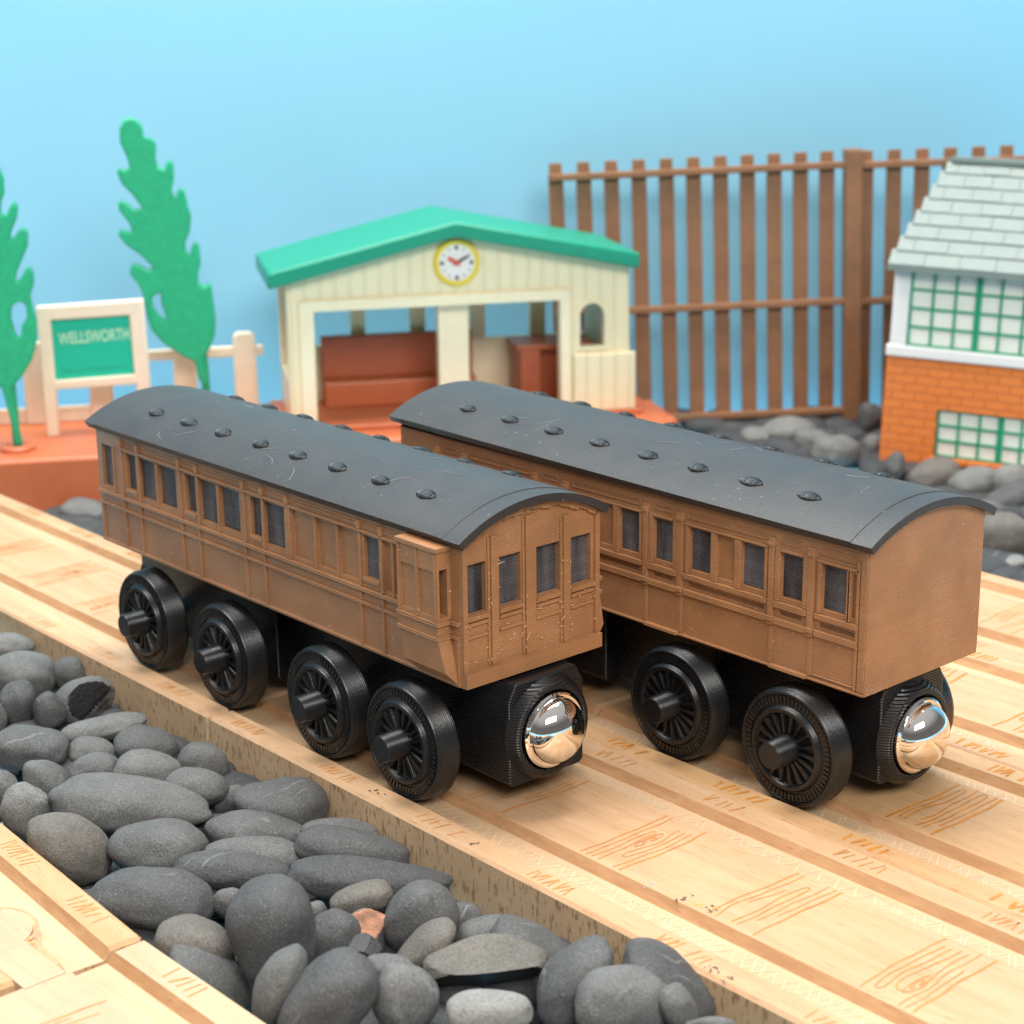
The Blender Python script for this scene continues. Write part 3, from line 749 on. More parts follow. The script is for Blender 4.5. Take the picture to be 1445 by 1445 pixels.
D0 = 1.3
stn = thing('station_building', 'cream open-fronted station shelter with mint green roof and round clock', 'station', at_station(12, D0), (0, 0, SY))
SL = (12, D0, 0)
W_ = lambda pts: [(a-12, b) for a, b in pts]
arch = [(15.44, 2.27), (16.14, 2.27)] + [(15.79+.35*cos(radians(a)), 3.12+.36*sin(radians(a))) for a in range(0, 181, 15)]
outer = [(7.5, zf), (8.2, zf), (8.2, 3.58), (14.88, 3.60), (14.90, zf), (16.88, zf), (16.82, 4.42), (11.98, 5.48), (7.5, 4.30)]
curve_mesh('front_wall', [W_(outer), W_(arch)], .16, .32, CREAM, stn)
fr = [(7.8, zf), (8.2, zf), (8.2, 3.58), (14.88, 3.60), (14.90, zf), (15.19, zf), (15.17, 3.90), (7.8, 3.87)]
curve_mesh('opening_frame', [W_(fr)], -.03, .12, CREAM_S, stn, bevel=.03)
ar2 = [(15.36, 2.2), (16.22, 2.2)] + [(15.79+.43*cos(radians(a)), 3.12+.45*sin(radians(a))) for a in range(0, 181, 15)]
curve_mesh('arch_frame', [W_(ar2), W_(arch)], -.02, .07, CREAM_S, stn, bevel=.015)
mb = MB(); mb.box(15.24, 17.0, D0-.16, D0+.02, zf, 2.10); mb.build('wall_base', CREAM, stn, SL, bevel=.05)
mb = MB(); mb.box(11.59, 12.43, D0+.33, D0+.75, zf, 3.9); mb.build('centre_post', CREAM_S, stn, SL, bevel=.04)
mb = MB()
mb.box(16.45, 16.8, D0+.32, 4.7, zf, 4.35); mb.build('side_wall', CREAM_S, stn, SL, bevel=.03)
mb = MB(); mb.box(7.55, 7.85, D0+.32, 4.7, zf, 1.6); mb.build('side_wall', CREAM_S, stn, SL, bevel=.03)
mb = MB(); mb.box(7.55, 16.8, 4.45, 4.75, zf, 2.08); mb.build('back_wall', CREAM_S, stn, SL, bevel=.03)
for a, b in ((7.55, 7.95), (9.55, 9.97), (11.25, 11.7), (13.0, 13.45), (14.76, 15.22)):
    mb = MB(); mb.box(a, b, 4.45, 4.75, 2.08, 4.45); mb.build('back_post', CREAM_S, stn, SL, bevel=.03)
rp = [(7.0, 4.26), (11.98, 5.45), (17.02, 4.42), (17.0, 4.85), (11.98, 5.86), (7.02, 4.70)]
mb = MB(); mb.extrude(rp, lambda u, v, w: (u, w, v), D0-.48, 5.0); mb.build('roof', GREEN_R, stn, SL, bevel=.07, smooth=25)
ck = MB(); cx, cz = 12.05, 4.73
ck.lathe([(.50,-.10),(.60,-.11),(.625,-.07),(.625,.03)], (cx, D0, cz), 'y', 48, 0)
ck.lathe([(.5,.03),(.5,-.10)], (cx, D0, cz), 'y', 48, 0)
clk = ck.build('clock', YELLOW, stn, SL, smooth=40)
f2 = MB(); f2.lathe([(0,-.072),(.5,-.072),(.5,.0)], (cx, D0, cz), 'y', 48)
for i in range(12):
    a = pi*i/6; big = .05 if i % 3 == 0 else .022
    x, z = cx+.40*sin(a), cz+.40*cos(a)
    f2.box(x-big, x+big, D0-.078, D0-.07, z-big, z+big, 1)
f2.build('clock_face', [FACE, INK], clk, SL, smooth=40)
def hand(name, mat, ang, l, w, yy):
    h = MB(); a = radians(ang); u = Vector((sin(a), 0, cos(a))); t = Vector((cos(a), 0, -sin(a))); P = Vector((cx, D0+yy, cz))
    h.hexa([tuple(P+u*r+t*q+Vector((0, e, 0))) for e in (0, -.012) for r, q in ((-.1,-w*.6),(-.1,w*.6),(l,w*.5),(l,-w*.5))])
    h.build(name, mat, clk, SL)
hand('minute_hand', INK, 62, .36, .07, -.082); hand('hour_hand', RED, -60, .27, .10, -.096)

bn = thing('station_bench', 'long brown bench with a high back inside the station shelter', 'bench', at_station(10.8, 3.6), (0, 0, SY))
mb = MB(); mb.box(-2.15, 2.15, -.2, .55, zf, 1.2); mb.build('seat', TERRA, bn, bevel=.05)
mb = MB(); mb.box(-2.15, 2.15, .35, .62, 1.2, 2.42); mb.build('backrest', TERRA_D, bn, bevel=.05)
ct = thing('ticket_counter', 'brown block counter at the right side inside the station shelter', 'counter', at_station(15.1, 3.0), (0, 0, SY))
mb = MB(); mb.box(-1.05, -.45, -.45, 1.0, zf, 2.02); mb.box(-.45, 1.0, -.1, 1.0, zf, 2.02); mb.build('cabinet', TERRA_D, ct, bevel=.04)
mb = MB(); mb.box(-1.15, 1.05, -.5, 1.05, 2.02, 2.16); mb.build('counter_top', TERRA_D, ct, bevel=.03)

# name board on two posts
DS = 2.6
sg = thing('name_board', 'cream framed green station name board reading WELLSWORTH', 'station sign', at_station(2.5, DS), (0, 0, SY))
S0 = (2.5, DS, 0)
of = [(1.08, PT), (1.42, PT), (1.42, 1.62), (3.50, 1.66), (3.50, PT), (3.90, PT), (3.84, 3.92), (1.08, 3.84)]
inn = [(1.42, 1.86), (3.48, 1.92), (3.44, 3.52), (1.42, 3.48)]
curve_mesh('frame', [[(a-2.5, b) for a, b in of], [(a-2.5, b) for a, b in inn]], 0, .36, CREAM_F, sg, bevel=.05)
mb = MB(); mb.hexa([(1.38,DS-.03,1.80),(3.52,DS-.03,1.86),(3.52,DS+.1,1.86),(1.38,DS+.1,1.80),(1.38,DS-.03,3.52),(3.48,DS-.03,3.56),(3.48,DS+.1,3.56),(1.38,DS+.1,3.52)])
bd = mb.build('board', GREEN_S, sg, S0)
mb = MB()
random.seed(8); x = 1.62
while x < 3.3:
    w = random.uniform(.05, .12); mb.box(x, x+w, DS-.036, DS-.028, 2.04+(x-1.6)*.03, 2.12+(x-1.6)*.03); x += w+.025
mb.build('small_lettering', GREEN_SD, bd, S0)
fc = bpy.data.curves.new('t', 'FONT'); fc.body = 'WELLSWORTH'; fc.size = .46; fc.align_x = 'CENTER'; fc.align_y = 'CENTER'; fc.extrude = .008; fc.offset = .007
lt = curve_to_obj('lettering', fc, -.04, LETTER, bd, 30)
xs = [v.co.x for v in lt.data.vertices]; kx = 1.84/(max(xs)-min(xs))
for v in lt.data.vertices: v.co.x *= kx; v.co.z = v.co.z*.95 + 2.97 + v.co.x*.03
lt.data.update()

# low cream fence behind the trees
lf = thing('low_fence', 'cream post and rail fence behind the name board and tall tree', 'fence', at_station(2, 4.3), (0, 0, SY))
F0 = (2, 4.3, 0)
mb = MB(); mb.box(-6, 7.05, 4.22, 4.42, 1.93, 2.22); mb.build('rail', CREAM_F, lf, F0, bevel=.04)
mb = MB(); mb.box(-6, 6.5, 4.22, 4.42, PT, .78); mb.build('rail', CREAM_F, lf, F0, bevel=.04)
for s in (6.52, 4.85, 2.55, .82, -.9, -2.7):
    h = 2.6
    pp = [(s-.33, PT), (s+.33, PT), (s+.30, h-.08), (s+.18, h+.03), (s-.18, h+.03), (s-.30, h-.08)]
    curve_mesh('post', [[(a-2, b) for a, b in pp]], -.1, .3, CREAM_F, lf, bevel=.05)
mb = MB(); mb.lathe([(.0,.0),(.5,.0),(.45,.16),(0,.2)], (6.85, 4.0, PT), 'z', 20); mb.build('foot', TERRA, lf, F0, smooth=40)

# two plastic trees
T2 = [(5.3,1.44),(5.46,1.4),(5.38,1.84),(5.31,2.2),(5.5,2.42),(5.68,2.82),(5.72,3.27),(5.68,3.74),(5.66,4.14),(5.6,4.22),(5.45,4.12),(5.32,4.21),(5.32,4.49),(5.41,4.77),(5.4,5.22),(5.3,5.34),(5.21,5.2),(5.14,4.98),(5.03,5.12),(5.04,5.35),(5.17,5.62),(5.23,6.01),(5.16,6.29),(5.1,6.68),(4.99,6.76),(4.91,6.66),(4.85,6.47),(4.77,6.69),(4.84,7.02),(4.85,7.4),(4.76,7.49),(4.67,7.43),(4.6,7.24),(4.45,7.3),(4.4,7.58),(4.44,7.9),(4.36,8.04),(4.15,8.1),(4.11,8.37),(3.99,8.53),(3.81,8.61),(3.64,8.54),(3.52,8.3),(3.51,7.98),(3.66,7.6),(3.72,7.32),(3.58,7.27),(3.45,7.33),(3.39,7.2),(3.48,6.92),(3.75,6.61),(3.98,6.25),(3.78,6.23),(3.53,6.45),(3.36,6.46),(3.36,6.24),(3.6,5.9),(3.69,5.62),(3.53,5.68),(3.37,5.74),(3.31,5.58),(3.45,5.35),(3.82,5.06),(4.05,4.82),(4.18,4.68),(4.01,4.63),(3.8,4.78),(3.61,4.81),(3.53,4.56),(3.76,4.22),(3.85,3.93),(3.9,3.42),(4.01,3.01),(4.27,2.68),(4.59,2.41),(4.86,2.22),(5.08,2.12),(5.17,1.62)]
H2 = [(4.22,4.0),(4.07,3.89),(4.08,3.64),(4.23,3.4),(4.42,3.22),(4.38,3.45),(4.31,3.74),(4.3,4.0)]
T1R = [(.38,2.03),(.65,2.28),(.93,2.69),(1.1,3.2),(1.14,3.72),(1.06,4.03),(1.02,4.34),(1.14,4.64),(1.15,4.92),(1.08,5.08),(.95,5.01),(.8,4.76),(.68,4.71),(.75,4.97),(.92,5.31),(1.07,5.61),(1.1,5.94),(1.01,6.07),(.88,6.0),(.77,5.85),(.66,5.8),(.68,5.93),(.74,6.08),(.86,6.32),(.91,6.6),(.82,6.73),(.71,6.6),(.62,6.41),(.48,6.41),(.50,6.69),(.6,6.93),(.62,7.28),(.55,7.53),(.42,7.75),(.45,8.05),(.30,8.35),(.08,8.48)]
T1L = [(-.1-a+random.Random(int(b*100)).uniform(-.08, .08), b+random.Random(int(a*77)).uniform(-.03, .03)+.12) for a, b in T1R[::-1][1:]]
T1 = [(.32,.5),(.52,.5),(.44,1.18),(.39,1.72)] + T1R + T1L + [(.12,2.02),(.2,1.6),(.28,1.1)]
H1 = [(.68,4.2),(.55,4.1),(.5,3.8),(.57,3.43),(.63,3.27),(.71,3.32),(.75,3.58),(.9,3.78),(.9,4.09),(.81,4.2)]
def tree(label, out, hole, d, base, smin):
    t = thing('toy_tree', label, 'tree', at_station(base, d), (0, 0, SY), 'green plastic trees')
    cr = curve_mesh('crown', [[(a-base, b) for a, b in out], [(a-base, b) for a, b in hole]], 0, .34, GREEN_T, t, bevel=.06, smooth=50)
    mb = MB(); mb.tube([(out[0][0]-base+.06, 0, PT), (out[0][0]-base+.06, 0, out[0][1]+.1), (out[0][0]-base+.04, 0, smin)], .11, 12); mb.build('trunk', GREEN_T, t, smooth=40)
    mb = MB(); mb.lathe([(0,0),(.46,0),(.46,.08),(.40,.14),(.3,.15),(.25,.10),(0,.10)], (out[0][0]-base+.06, 0, PT), 'z', 28); mb.build('base_ring', TERRA, t, smooth=40)
tree('tall leaning green plastic tree right of the name board', T2, H2, 3.0, 5.3, 2.3)
tree('green plastic tree cut by the left edge, standing in front of the name board', T1, H1, 1.2, .4, 2.1)

# ------------------------------------------------------------------ brown picket fence
FP = CAM_POS + FH*53.45; FYAW = atan2(RH.y, RH.x)
def fence(label, pos, roll, xs, post, zb, zt0, r0, r1):
    t = thing('picket_fence', label, 'fence', pos, (0, roll, FYAW), 'brown picket fence panels')
    for x in xs:
        w = .222
        pl = [(x-w, zb), (x+w, zb), (x+w, zt0-.34), (x+w*.86, zt0-.30), (x+w*.82, zt0), (x-w*.82, zt0), (x-w*.86, zt0-.30), (x-w, zt0-.34)]
        curve_mesh('picket', [pl], .12, .14, FENCE_M, t, bevel=.02)
    for z in (zt0-.40, zt0-4.40, zt0-7.72):
        mb = MB(); mb.box(r0, r1, -.20, .04, z-.10, z+.10); mb.build('rail', FENCE_M, t, bevel=.03)
    if post is not None:
        mb = MB(); mb.box(post-.28, post+.22, -.30, .28, zb, zt0+.04); mb.build('post', FENCE_M, t, bevel=.04)
    return t
base = FP + RH*1.58
fence('brown picket fence panel with end post, behind the station and rear coach', (base.x, base.y, 0), radians(-1.9), [.02+.0+.82*k*(1-.0032*k) for k in range(11)], 8.72, -1.2, 6.84, -.16, 8.5)
b2 = FP + RH*10.35
fence('brown picket fence panel behind the brick signal box', (b2.x, b2.y, 0), radians(-1.4), [.28+.82*k for k in range(9)], None, -1.2, 7.10, -.15, 7.2)

# ------------------------------------------------------------------ signal box
GP = Vector((-13.244, 24.496, 0)); GYAW = radians(23.5)
sb = thing('signal_box', 'orange brick signal box with white framed lattice windows and pale slate roof', 'signal box', (GP.x, GP.y, 0), (0, radians(1.8), GYAW))
WX = 6.4
mb = MB()
BF = lambda u, v, d: (u, d, v)
mb.wall(BF, .10, WX, -1.15, 2.14, [(1.56, 4.95, -.50, .80, .22, False)])
mb.wall(lambda u, v, d: (.10+d, u, v), 0, 4.2, -1.15, 2.14, []); mb.wall(lambda u, v, d: (WX-d, u, v), 0, 4.2, -1.15, 2.14, []); mb.wall(lambda u, v, d: (u, 4.2-d, v), .10, WX, -1.15, 2.14, [])
mb.quad((.10,0,2.14),(WX,0,2.14),(WX,4.2,2.14),(.10,4.2,2.14))
mb.build('brick_wall', BRICK, sb)
mb = MB(); mb.box(1.5, 5.0, -.10, .2, -.66, -.50); mb.build('window_sill', BRICK, sb, bevel=.02)
mb = MB(); mb.box(.06, WX+.04, -.08, 4.26, 2.14, 2.44); mb.box(.14, .58, -.02, .5, 2.44, 4.62); mb.box(WX-.48, WX-.04, -.02, .5, 2.44, 4.62); mb.box(.14, .5, .5, 4.2, 2.44, 4.62); mb.box(WX-.4, WX-.04, .5, 4.2, 2.44, 4.62); mb.box(.5, WX-.4, 3.9, 4.2, 2.44, 4.62); mb.box(.58, WX-.48, -.02, .4, 4.48, 4.62)
mb.build('upper_frame', WHITE, sb, bevel=.035)
def lattice(xa, xb, za, zb_, cols, rows, y, mid):
    mb = MB(); mb.box(xa-.02, xb+.02, y, y+.12, za-.02, zb_+.02); w = mb.build('window', PANEG, sb)
    mb = MB(); t = .030
    for i in range(cols+1):
        x = xa+(xb-xa)*i/cols; k = t*2.6 if i in mid else t
        mb.box(x-k, x+k, y-.05, y+.01, za, zb_)
    for j in range(rows+1):
        z = za+(zb_-za)*j/rows; mb.box(xa, xb, y-.044, y+.01, z-t, z+t)
    mb.build('glazing_bars', GREEN_W, w)
lattice(.62, 5.92, 2.47, 4.46, 9, 4, .06, (3, 6)); lattice(1.60, 4.92, -.48, .78, 6, 3, .12, (3,))
mb = MB()
ez, ey, rz, ry = 4.60, -.35, 7.15, 2.1
rows = 8; rng = random.Random(4)
for j in range(rows):
    t0, t1 = j/rows, (j+1)/rows+.02
    xa0, xb0 = .02+.95*t0, WX+.10-.95*t0
    nt = 7
    for i in range(-1, nt+1):
        x0_ = xa0+(xb0-xa0)*(i+(.5 if j % 2 else 0))/nt; x1_ = x0_+(xb0-xa0)/nt-.004
        x0_ = max(x0_, xa0); x1_ = min(x1_, xb0)
        if x1_-x0_ < .12: continue
        q = rng.uniform(-.012, .012)
        for sgn in (1, -1):
            Y = lambda t: (ey+(ry-ey)*t) if sgn == 1 else (2*ry-ey-(ry-ey)*t)
            Z = lambda t: ez+(rz-ez)*t
            p = [(x0_, Y(t0), Z(t0)), (x1_, Y(t0), Z(t0)), (x1_, Y(t1), Z(t1)), (x0_, Y(t1), Z(t1))]
            hi = [(a, b-.07*sgn*.6, c+.058+q) for a, b, c in p[:2]] + [(a, b, c+.035) for a, b, c in p[2:]]
            mb.hexa(p+hi)
mb.hexa([(.05,ey+.02,ez-.02),(WX+.07,ey+.02,ez-.02),(WX+.07,2*ry-ey-.02,ez-.02),(.05,2*ry-ey-.02,ez-.02),(1.0,ry-.05,rz-.02),(WX-.88,ry-.05,rz-.02),(WX-.88,ry+.05,rz-.02),(1.0,ry+.05,rz-.02)])
mb.box(.0, WX+.12, ey-.03, ey+.08, ez-.12, ez+.02)
mb.box(.98, WX-.86, ry-.14, ry+.14, rz, rz+.14)
mb.build('roof', SLATE, sb, bevel=.010)

# ------------------------------------------------------------------ pebbles
STONES = [
  (-14.51, -0.56, -0.35, 0.513, 0.27, 0.411, 0, 0.5, 'pale grey pebble at the far left edge, topmost against the wooden track wall', ''),
  (-12.98, -1.01, -0.35, 0.622, 0.428, 0.498, 12, 0.45, 'large pale grey pebble near the left edge, behind two small upright pebbles', ''),
  (-12.69, -0.21, -0.45, 0.353, 0.301, 0.283, 15, 0.2, 'small dark grey pebble touching the track wall beside the chipped pebble', ''),
  (-11.02, -0.79, -0.35, 0.536, 0.399, 0.429, -18, 0.4, 'chipped grey pebble with a broken shiny black and white face', 'chip'),
  (-11.52, -1.79, -0.3, 0.457, 0.284, 0.365, 80, 0.1, 'upright narrow bluish grey pebble with a pale stripe near the left edge', ''),
  (-10.94, -1.51, -0.3, 0.367, 0.233, 0.294, 80, 0.1, 'small upright pebble wedged beside the chipped pebble', ''),
  (-11.3, -2.32, -0.3, 0.316, 0.17, 0.253, 85, 0.3, 'sliver of a pebble cut by the left edge, level with the upright pebbles', ''),
  (-9.6, -1.23, -0.3, 0.728, 0.191, 0.355, -9, 0.5, 'long thin pale pebble pointing at the track wall below the chipped pebble', ''),
  (-9.55, -2.58, -0.25, 0.649, 0.313, 0.493, 3, 0.15, 'smooth long dark grey pebble at the left edge over a black gap', ''),
  (-9.1, -1.71, -0.45, 0.398, 0.257, 0.318, 5, 0.3, 'small round pebble under the long thin pale pebble', ''),
  (-8.72, -0.91, -0.45, 0.53, 0.295, 0.424, 8, 0.2, 'dark pebble with a reddish scratch by the track wall', ''),
  (-8.25, -2.13, -0.35, 0.419, 0.249, 0.336, -14, 0.3, 'grey pebble with a thin pale vein across it', ''),
  (-8.32, -2.93, -0.35, 0.469, 0.312, 0.375, 50, 0.3, 'oval grey pebble tilted down to the right below the black gap', ''),
  (-7.58, -1.53, -0.35, 0.542, 0.339, 0.434, 2, 0.45, 'speckled light grey domed pebble behind the largest long pebble', ''),
  (-7.27, -0.7, -0.35, 0.422, 0.354, 0.338, 20, 0.3, 'rounded pebble leaning on the track wall at the end of the row', ''),
  (-6.35, -1.39, -0.25, 0.516, 0.285, 0.412, 8, 0.3, 'egg shaped grey pebble resting on the right end of the largest long pebble', ''),
  (-6.39, -2.49, -0.2, 1.22, 0.396, 0.606, 6, 0.35, 'largest long light grey pebble lying across the heap', ''),
  (-8.43, -3.62, -0.35, 0.264, 0.375, 0.3, 0, 0.35, 'grey pebble cut by the left edge above the near track', ''),
  (-7.4, -3.73, -0.25, 0.395, 0.395, 0.316, 0, 0.6, 'rough pitted brownish grey pebble beside the near track', 'pit'),
  (-5.72, -3.9, -0.2, 0.671, 0.437, 0.537, 35, 0.75, 'brownish grey pebble with a dented top beside the near track', ''),
  (-6.05, -0.96, -0.5, 0.264, 0.264, 0.212, 60, 0.25, 'small pebble half hidden behind the big domed speckled pebble', ''),
  (-5.11, -0.71, -0.35, 0.713, 0.421, 0.57, 8, 0.2, 'big domed dark speckled pebble leaning on the track wall', ''),
  (-4.97, -2.94, -0.25, 0.714, 0.387, 0.544, 4, 0.25, 'blocky dark grey pebble below the largest long pebble', ''),
  (-4.69, -1.4, -0.4, 0.757, 0.284, 0.409, 4, 0.2, 'flat grey pebble under the big domed speckled pebble', ''),
  (-4.01, -1.9, -0.35, 0.734, 0.234, 0.336, 5, 0.3, 'thin flat pebble in the middle of the three stacked flat ones', ''),
  (-3.73, -2.46, -0.3, 0.857, 0.239, 0.331, 3, 0.0, 'flattest very dark pebble, lowest of the three stacked flat ones', ''),
  (-3.81, -0.52, -0.4, 0.577, 0.189, 0.28, 6, 0.35, 'small flat pebble by the track wall above the tapered one', ''),
  (-3.17, -0.76, -0.35, 0.819, 0.256, 0.403, 10, 0.15, 'tapered dark pebble pointing right by the track wall', ''),
  (-2.25, -1.12, -0.35, 1.127, 0.247, 0.358, 5, 0.0, 'very long thin black pebble bridging to the track wall', ''),
  (-3.81, -3.73, -0.34, 0.871, 0.406, 0.548, 6, 0.1, 'smooth large dark oval pebble in front of the near track joint', ''),
  (-3.16, -2.86, -0.45, 0.262, 0.233, 0.21, 10, 0.25, 'small round pebble between the large oval and the tall upright pebble', ''),
  (-1.43, -3.28, -0.05, 0.781, 0.518, 0.625, 78, 0.1, 'tall upright pebble with white scuff marks in the middle of the heap', 'scuff'),
  (-1.61, -1.77, -0.15, 0.438, 0.181, 0.264, -12, 0.7, 'small bean shaped brownish pebble on top of the heap', ''),
  (-0.72, -1.5, -0.2, 0.542, 0.42, 0.433, -38, 0.2, 'rounded grey pebble tilted up right by the track wall', ''),
  (-1.09, -2.65, -0.25, 0.412, 0.385, 0.33, -20, 0.15, 'dark angular pebble beside the orange stained stone', ''),
  (-1.02, -2.11, -0.3, 0.334, 0.334, 0.267, 10, 0.3, 'rough stone with an orange stained corner', 'orange'),
  (0.04, -1.98, -0.1, 0.45, 0.189, 0.36, -38, 0.65, 'narrow brownish pebble leaning up to the right', ''),
  (-2.27, -3.95, -0.35, 0.551, 0.349, 0.441, 25, 0.75, 'broad brownish grey pebble behind the tall upright pebble', ''),
  (-1.81, -4.02, -0.53, 0.616, 0.254, 0.493, 38, 0.3, 'thin edge of a grey pebble sloping down along the near track', ''),
  (-0.24, -4.03, 0.0, 0.582, 0.265, 0.465, -63, 0.4, 'finger shaped grey pebble standing in front of the tall upright pebble', ''),
  (0.5, -3.84, 0.05, 0.704, 0.419, 0.563, -46, 0.1, 'big bluish grey oval pebble tilted up right at the bottom edge', ''),
  (-0.53, -2.49, -0.2, 0.244, 0.172, 0.195, 30, 0.15, 'small sharp triangular stone shard', 'shard'),
  (-0.01, -2.5, -0.25, 0.374, 0.16, 0.203, 6, 0.3, 'low grey pebble behind the round bottom pebble', ''),
  (0.88, -2.96, -0.1, 0.4, 0.4, 0.32, 0, 0.5, 'round greenish grey pebble at the bottom edge', ''),
  (0.9, -1.73, -0.15, 0.776, 0.37, 0.463, -4, 0.65, 'split pebble with a flat brownish top and a black broken side', 'split'),
  (1.94, -2.56, -0.0, 0.515, 0.257, 0.307, -2, 0.95, 'palest smooth pebble at the bottom edge', ''),
  (1.99, -1.2, -0.05, 0.656, 0.319, 0.525, -50, 0.2, 'long bluish pebble leaning up to the right against the track wall', ''),
  (2.79, -1.2, 0.0, 0.571, 0.395, 0.457, -4, 0.45, 'round flat grey pebble at the bottom edge near the track wall', ''),
  (2.77, -0.37, -0.1, 0.69, 0.293, 0.552, 38, 0.1, 'dark curved pebble sloping down along the track wall', ''),
  (3.36, -0.83, 0.0, 0.35, 0.2, 0.28, 58, 0.4, 'narrow pebble tucked under the dark curved pebble', ''),
  (0.77, -0.81, -0.25, 0.582, 0.218, 0.431, 29, 0.2, 'smooth bluish pebble sloping down right above the split pebble', ''),
  (-0.05, -0.85, -0.4, 0.448, 0.215, 0.284, -8, 0.3, 'half hidden speckled pebble behind the split pebble', ''),
  (-0.7, -0.73, -0.45, 0.248, 0.21, 0.199, 30, 0.2, 'small speckled pebble touching the track wall', ''),
  (3.89, -0.86, 0.05, 0.278, 0.082, 0.096, 0, 0.5, 'tip of a pebble cut by the bottom edge beside the track', ''),
  (-2.19, -2.14, -0.5, 0.193, 0.193, 0.154, 0, 0.3, 'tiny pebble in the gap right of the tall upright pebble', ''),
  (-16.97, 25.2, -0.75, 0.826, 0.413, 0.661, 0, 0.6, 'blurred broad pebble lying under the brown fence rail', ''),
  (-14.52, 24.27, -0.75, 0.69, 0.473, 0.552, 4, 0.5, 'blurred rounded pebble in front of the fence post', ''),
  (-15.88, 24.97, -0.8, 0.568, 0.345, 0.455, 10, 0.5, 'blurred pebble behind the rounded one at the fence foot', ''),
  (-15.77, 27.48, -0.6, 0.376, 0.542, 0.434, 0, 0.1, 'dark blurred pebble between fence post and brick wall', ''),
  (-14.18, 25.51, -0.8, 0.279, 0.399, 0.319, 0, 0.4, 'small blurred pebble at the left foot of the brick wall', ''),
  (-12.21, 23.94, -0.75, 0.266, 0.437, 0.349, 10, 0.2, 'small upright pebble at the corner of the brick wall', ''),
  (-10.84, 23.8, -0.7, 0.705, 0.464, 0.564, -14, 0.7, 'pale blurred pebble sloping up below the lattice window', ''),
  (-9.79, 24.06, -0.7, 0.66, 0.385, 0.528, -18, 0.6, 'blurred pebble in the row under the window sill', ''),
  (-9.1, 24.61, -0.65, 0.548, 0.438, 0.438, -30, 0.6, 'blurred pebble at the right edge below the brick wall', ''),
  (-8.39, 23.56, -0.8, 0.641, 0.392, 0.513, -28, 0.15, 'dark blurred pebble at the right edge behind the big pale one', ''),
  (-6.38, 20.32, -0.65, 0.69, 0.542, 0.552, -8, 0.75, 'big pale blurred pebble at the right edge behind the far track', ''),
  (-8.24, 22.46, -0.85, 0.42, 0.263, 0.336, 0, 0.35, 'blurred pebble just right of the rear roof end', ''),
  (-5.59, 19.45, -0.9, 0.352, 0.144, 0.282, -5, 0.85, 'whitish pebble squeezed against the farthest track', ''),
  (-12.48, 25.51, -0.9, 0.428, 0.234, 0.343, 0, 0.4, 'low blurred pebble half hidden behind the rear roof vents', ''),
  (-17.51, 24.51, -0.9, 0.578, 0.268, 0.463, 0, 0.55, 'low blurred pebble at the left end of the fence foot', ''),
  (-23.92, 6.24, -0.9, 0.645, 0.287, 0.516, 10, 0.45, 'lone grey pebble between the track and the platform front', ''),
  (-11.84, 25.84, -0.9, 0.465, 0.271, 0.372, 0, 0.4, 'blurred pebble pressed against the brick wall foot', ''),
]

def tone_col(t):
    if 0.62 <= t <= 0.78: return (.125, .115, .100, 1)
    lo, hi = (.062, .063, .065), (.23, .23, .215)
    return (*[a+(b-a)*t**1.2 for a, b in zip(lo, hi)], 1)
def pebble_mesh(seed, a, b, c, U, V, W, special='', sub=4):
    """smooth water-worn stone: an egg-like rounded body, gently dented"""
    rng = random.Random(seed)
    bm = bmesh.new(); bmesh.ops.create_icosphere(bm, subdivisions=sub, radius=1.0)
    off = Vector((rng.uniform(-50, 50), rng.uniform(-50, 50), rng.uniform(-50, 50)))
    egg = rng.uniform(-.20, .20); sq = rng.uniform(.76, .98)
    lens = rng.choice((0, .12, .3, .42))
    amp = rng.uniform(.07, .13) if special != 'pit' else .12
    for v in bm.verts:
        d = v.co.normalized()
        r = (abs(d.x)**(2/sq)+abs(d.y)**(2/sq)+abs(d.z)**(2/sq))**(-sq/2)
        q = d*r
        q *= 1 + amp*noise.noise(d*1.2+off) + .04*noise.noise(d*2.6+off) + .012*noise.noise(d*6+off)
        if special == 'pit': q *= 1 - .05*max(0, noise.noise(d*4+off))
        x, y, z = q.x, q.y*(1+egg*q.x)*(abs(q.y)+.25)**lens*1.04, q.z*(1+egg*q.x)
        v.co = (x, y, z)
    planes = {'chip': [((.6, .05, .75), .55, 1), ((.75, -.5, .45), .62, 2)], 'orange': [((.25, .75, .55), .52, 3), ((.9, .1, .4), .6, 0)],
              'split': [((.05, -.62, .78), .30, 1), ((0, .9, .4), .60, 0)], 'shard': [((.5, .6, .6), .30, 0), ((-.7, .5, .5), .38, 0), ((.1, -.5, .85), .40, 0), ((.8, -.6, .1), .4, 0)]}.get(special, [])
    cut = []
    for nn, dd, mi in planes:
        nn = Vector((nn[0], nn[1], -nn[2])).normalized()       # third axis points away from the viewer's side
        for v in bm.verts:
            e = v.co.dot(nn)-dd
            if e > 0: v.co -= nn*e*.97
        cut.append((nn, dd, mi))
    for f in bm.faces:
        f.smooth = True
        for nn, dd, mi in cut:
            if f.calc_center_median().dot(nn) > dd-.012: f.material_index = mi
    for v in bm.verts:
        x, y, z = v.co; v.co = U*(x*a) + V*(y*b) + W*(z*c)
    me = bpy.data.meshes.new('pebble'); bm.to_mesh(me); bm.free()
    for mt in (STONE, STONE_BLACK, STONE_WHITE, STONE_ORANGE): me.materials.append(mt)
    if planes: me.set_sharp_from_angle(angle=radians(32))
    return me
ZV = Vector((0, 0, 1))
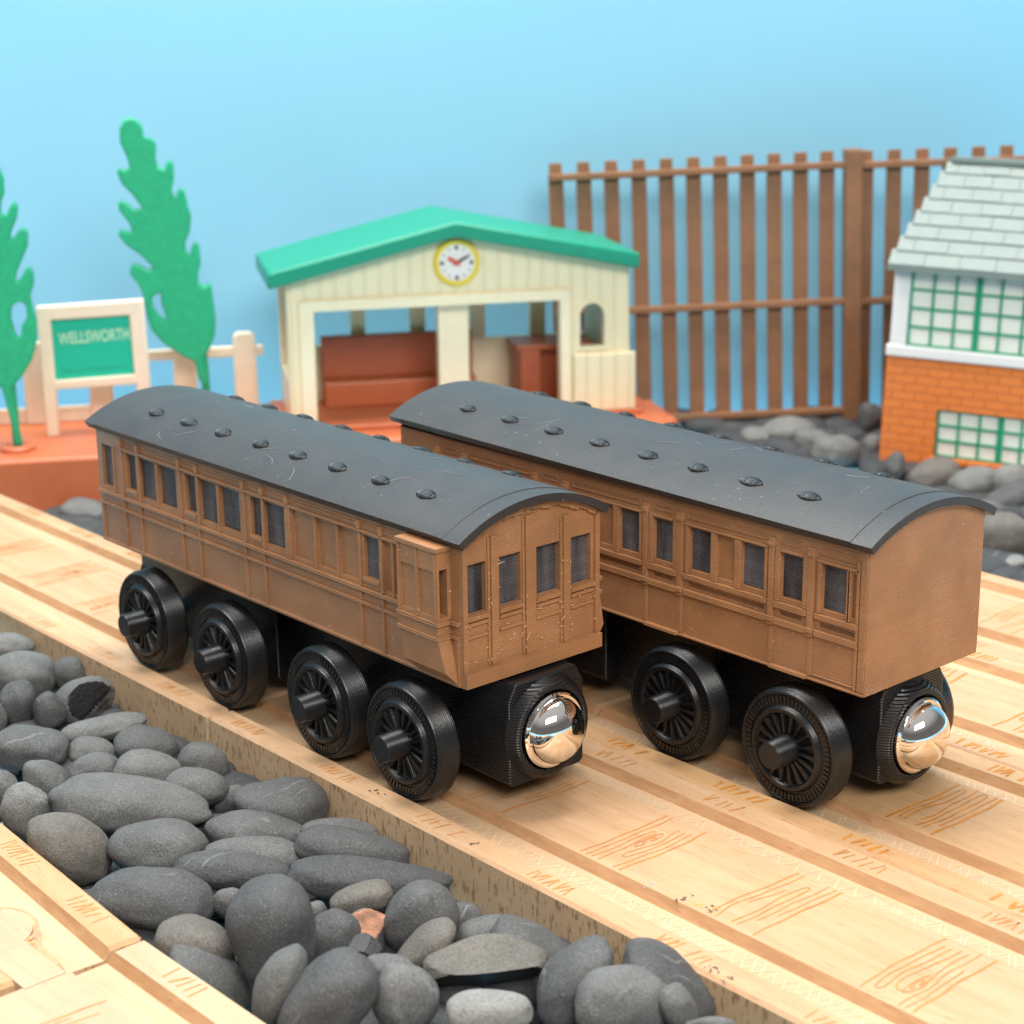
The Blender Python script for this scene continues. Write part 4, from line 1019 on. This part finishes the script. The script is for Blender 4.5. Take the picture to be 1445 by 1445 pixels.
for i, (x, y, z, a, b, c, ang, tone, label, sp) in enumerate(STONES):
    t = radians(ang)
    U = RH*cos(t) - ZV*sin(t); V = RH*sin(t) + ZV*cos(t)
    if abs(sin(t)) < .72: b *= .93
    else: a *= .93
    if -1.0 < y < .3 and x < 5: c = min(c, max(.16, (.06-y)/.75))
    me = pebble_mesh(100+i, a, b, c, U, V, FH, sp)
    o = bpy.data.objects.new('pebble', me); C.objects.link(o)
    o.location = (x, y, z); o.color = tone_col(tone)
    tag(o, label, 'pebble', 'dark grey beach pebbles')
# the buried lower layer of the heap, seen only as dark gaps
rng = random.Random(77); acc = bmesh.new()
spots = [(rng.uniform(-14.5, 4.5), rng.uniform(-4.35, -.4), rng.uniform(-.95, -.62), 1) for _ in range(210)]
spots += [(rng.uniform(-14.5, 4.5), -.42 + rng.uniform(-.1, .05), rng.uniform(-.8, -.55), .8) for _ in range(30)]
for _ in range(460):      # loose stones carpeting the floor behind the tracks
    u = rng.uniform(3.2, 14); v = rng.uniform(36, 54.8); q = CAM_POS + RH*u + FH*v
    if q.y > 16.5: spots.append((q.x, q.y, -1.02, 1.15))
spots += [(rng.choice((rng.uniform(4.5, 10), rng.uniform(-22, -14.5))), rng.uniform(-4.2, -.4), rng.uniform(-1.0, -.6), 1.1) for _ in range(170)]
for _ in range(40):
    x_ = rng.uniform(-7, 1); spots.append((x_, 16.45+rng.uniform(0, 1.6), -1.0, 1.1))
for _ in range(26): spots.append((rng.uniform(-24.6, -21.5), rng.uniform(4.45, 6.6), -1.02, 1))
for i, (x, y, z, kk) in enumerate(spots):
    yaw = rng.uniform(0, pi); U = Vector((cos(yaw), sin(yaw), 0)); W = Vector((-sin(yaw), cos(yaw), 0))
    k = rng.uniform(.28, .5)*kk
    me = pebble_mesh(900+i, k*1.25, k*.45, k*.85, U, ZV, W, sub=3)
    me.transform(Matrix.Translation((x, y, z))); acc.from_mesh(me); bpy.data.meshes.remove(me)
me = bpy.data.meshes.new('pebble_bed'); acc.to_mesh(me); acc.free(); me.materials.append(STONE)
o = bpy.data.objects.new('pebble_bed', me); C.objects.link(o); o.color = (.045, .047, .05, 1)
o['kind'] = 'stuff'; o['label'] = 'bed of small dark stones filling the gaps under the pebbles'; o['category'] = 'gravel'
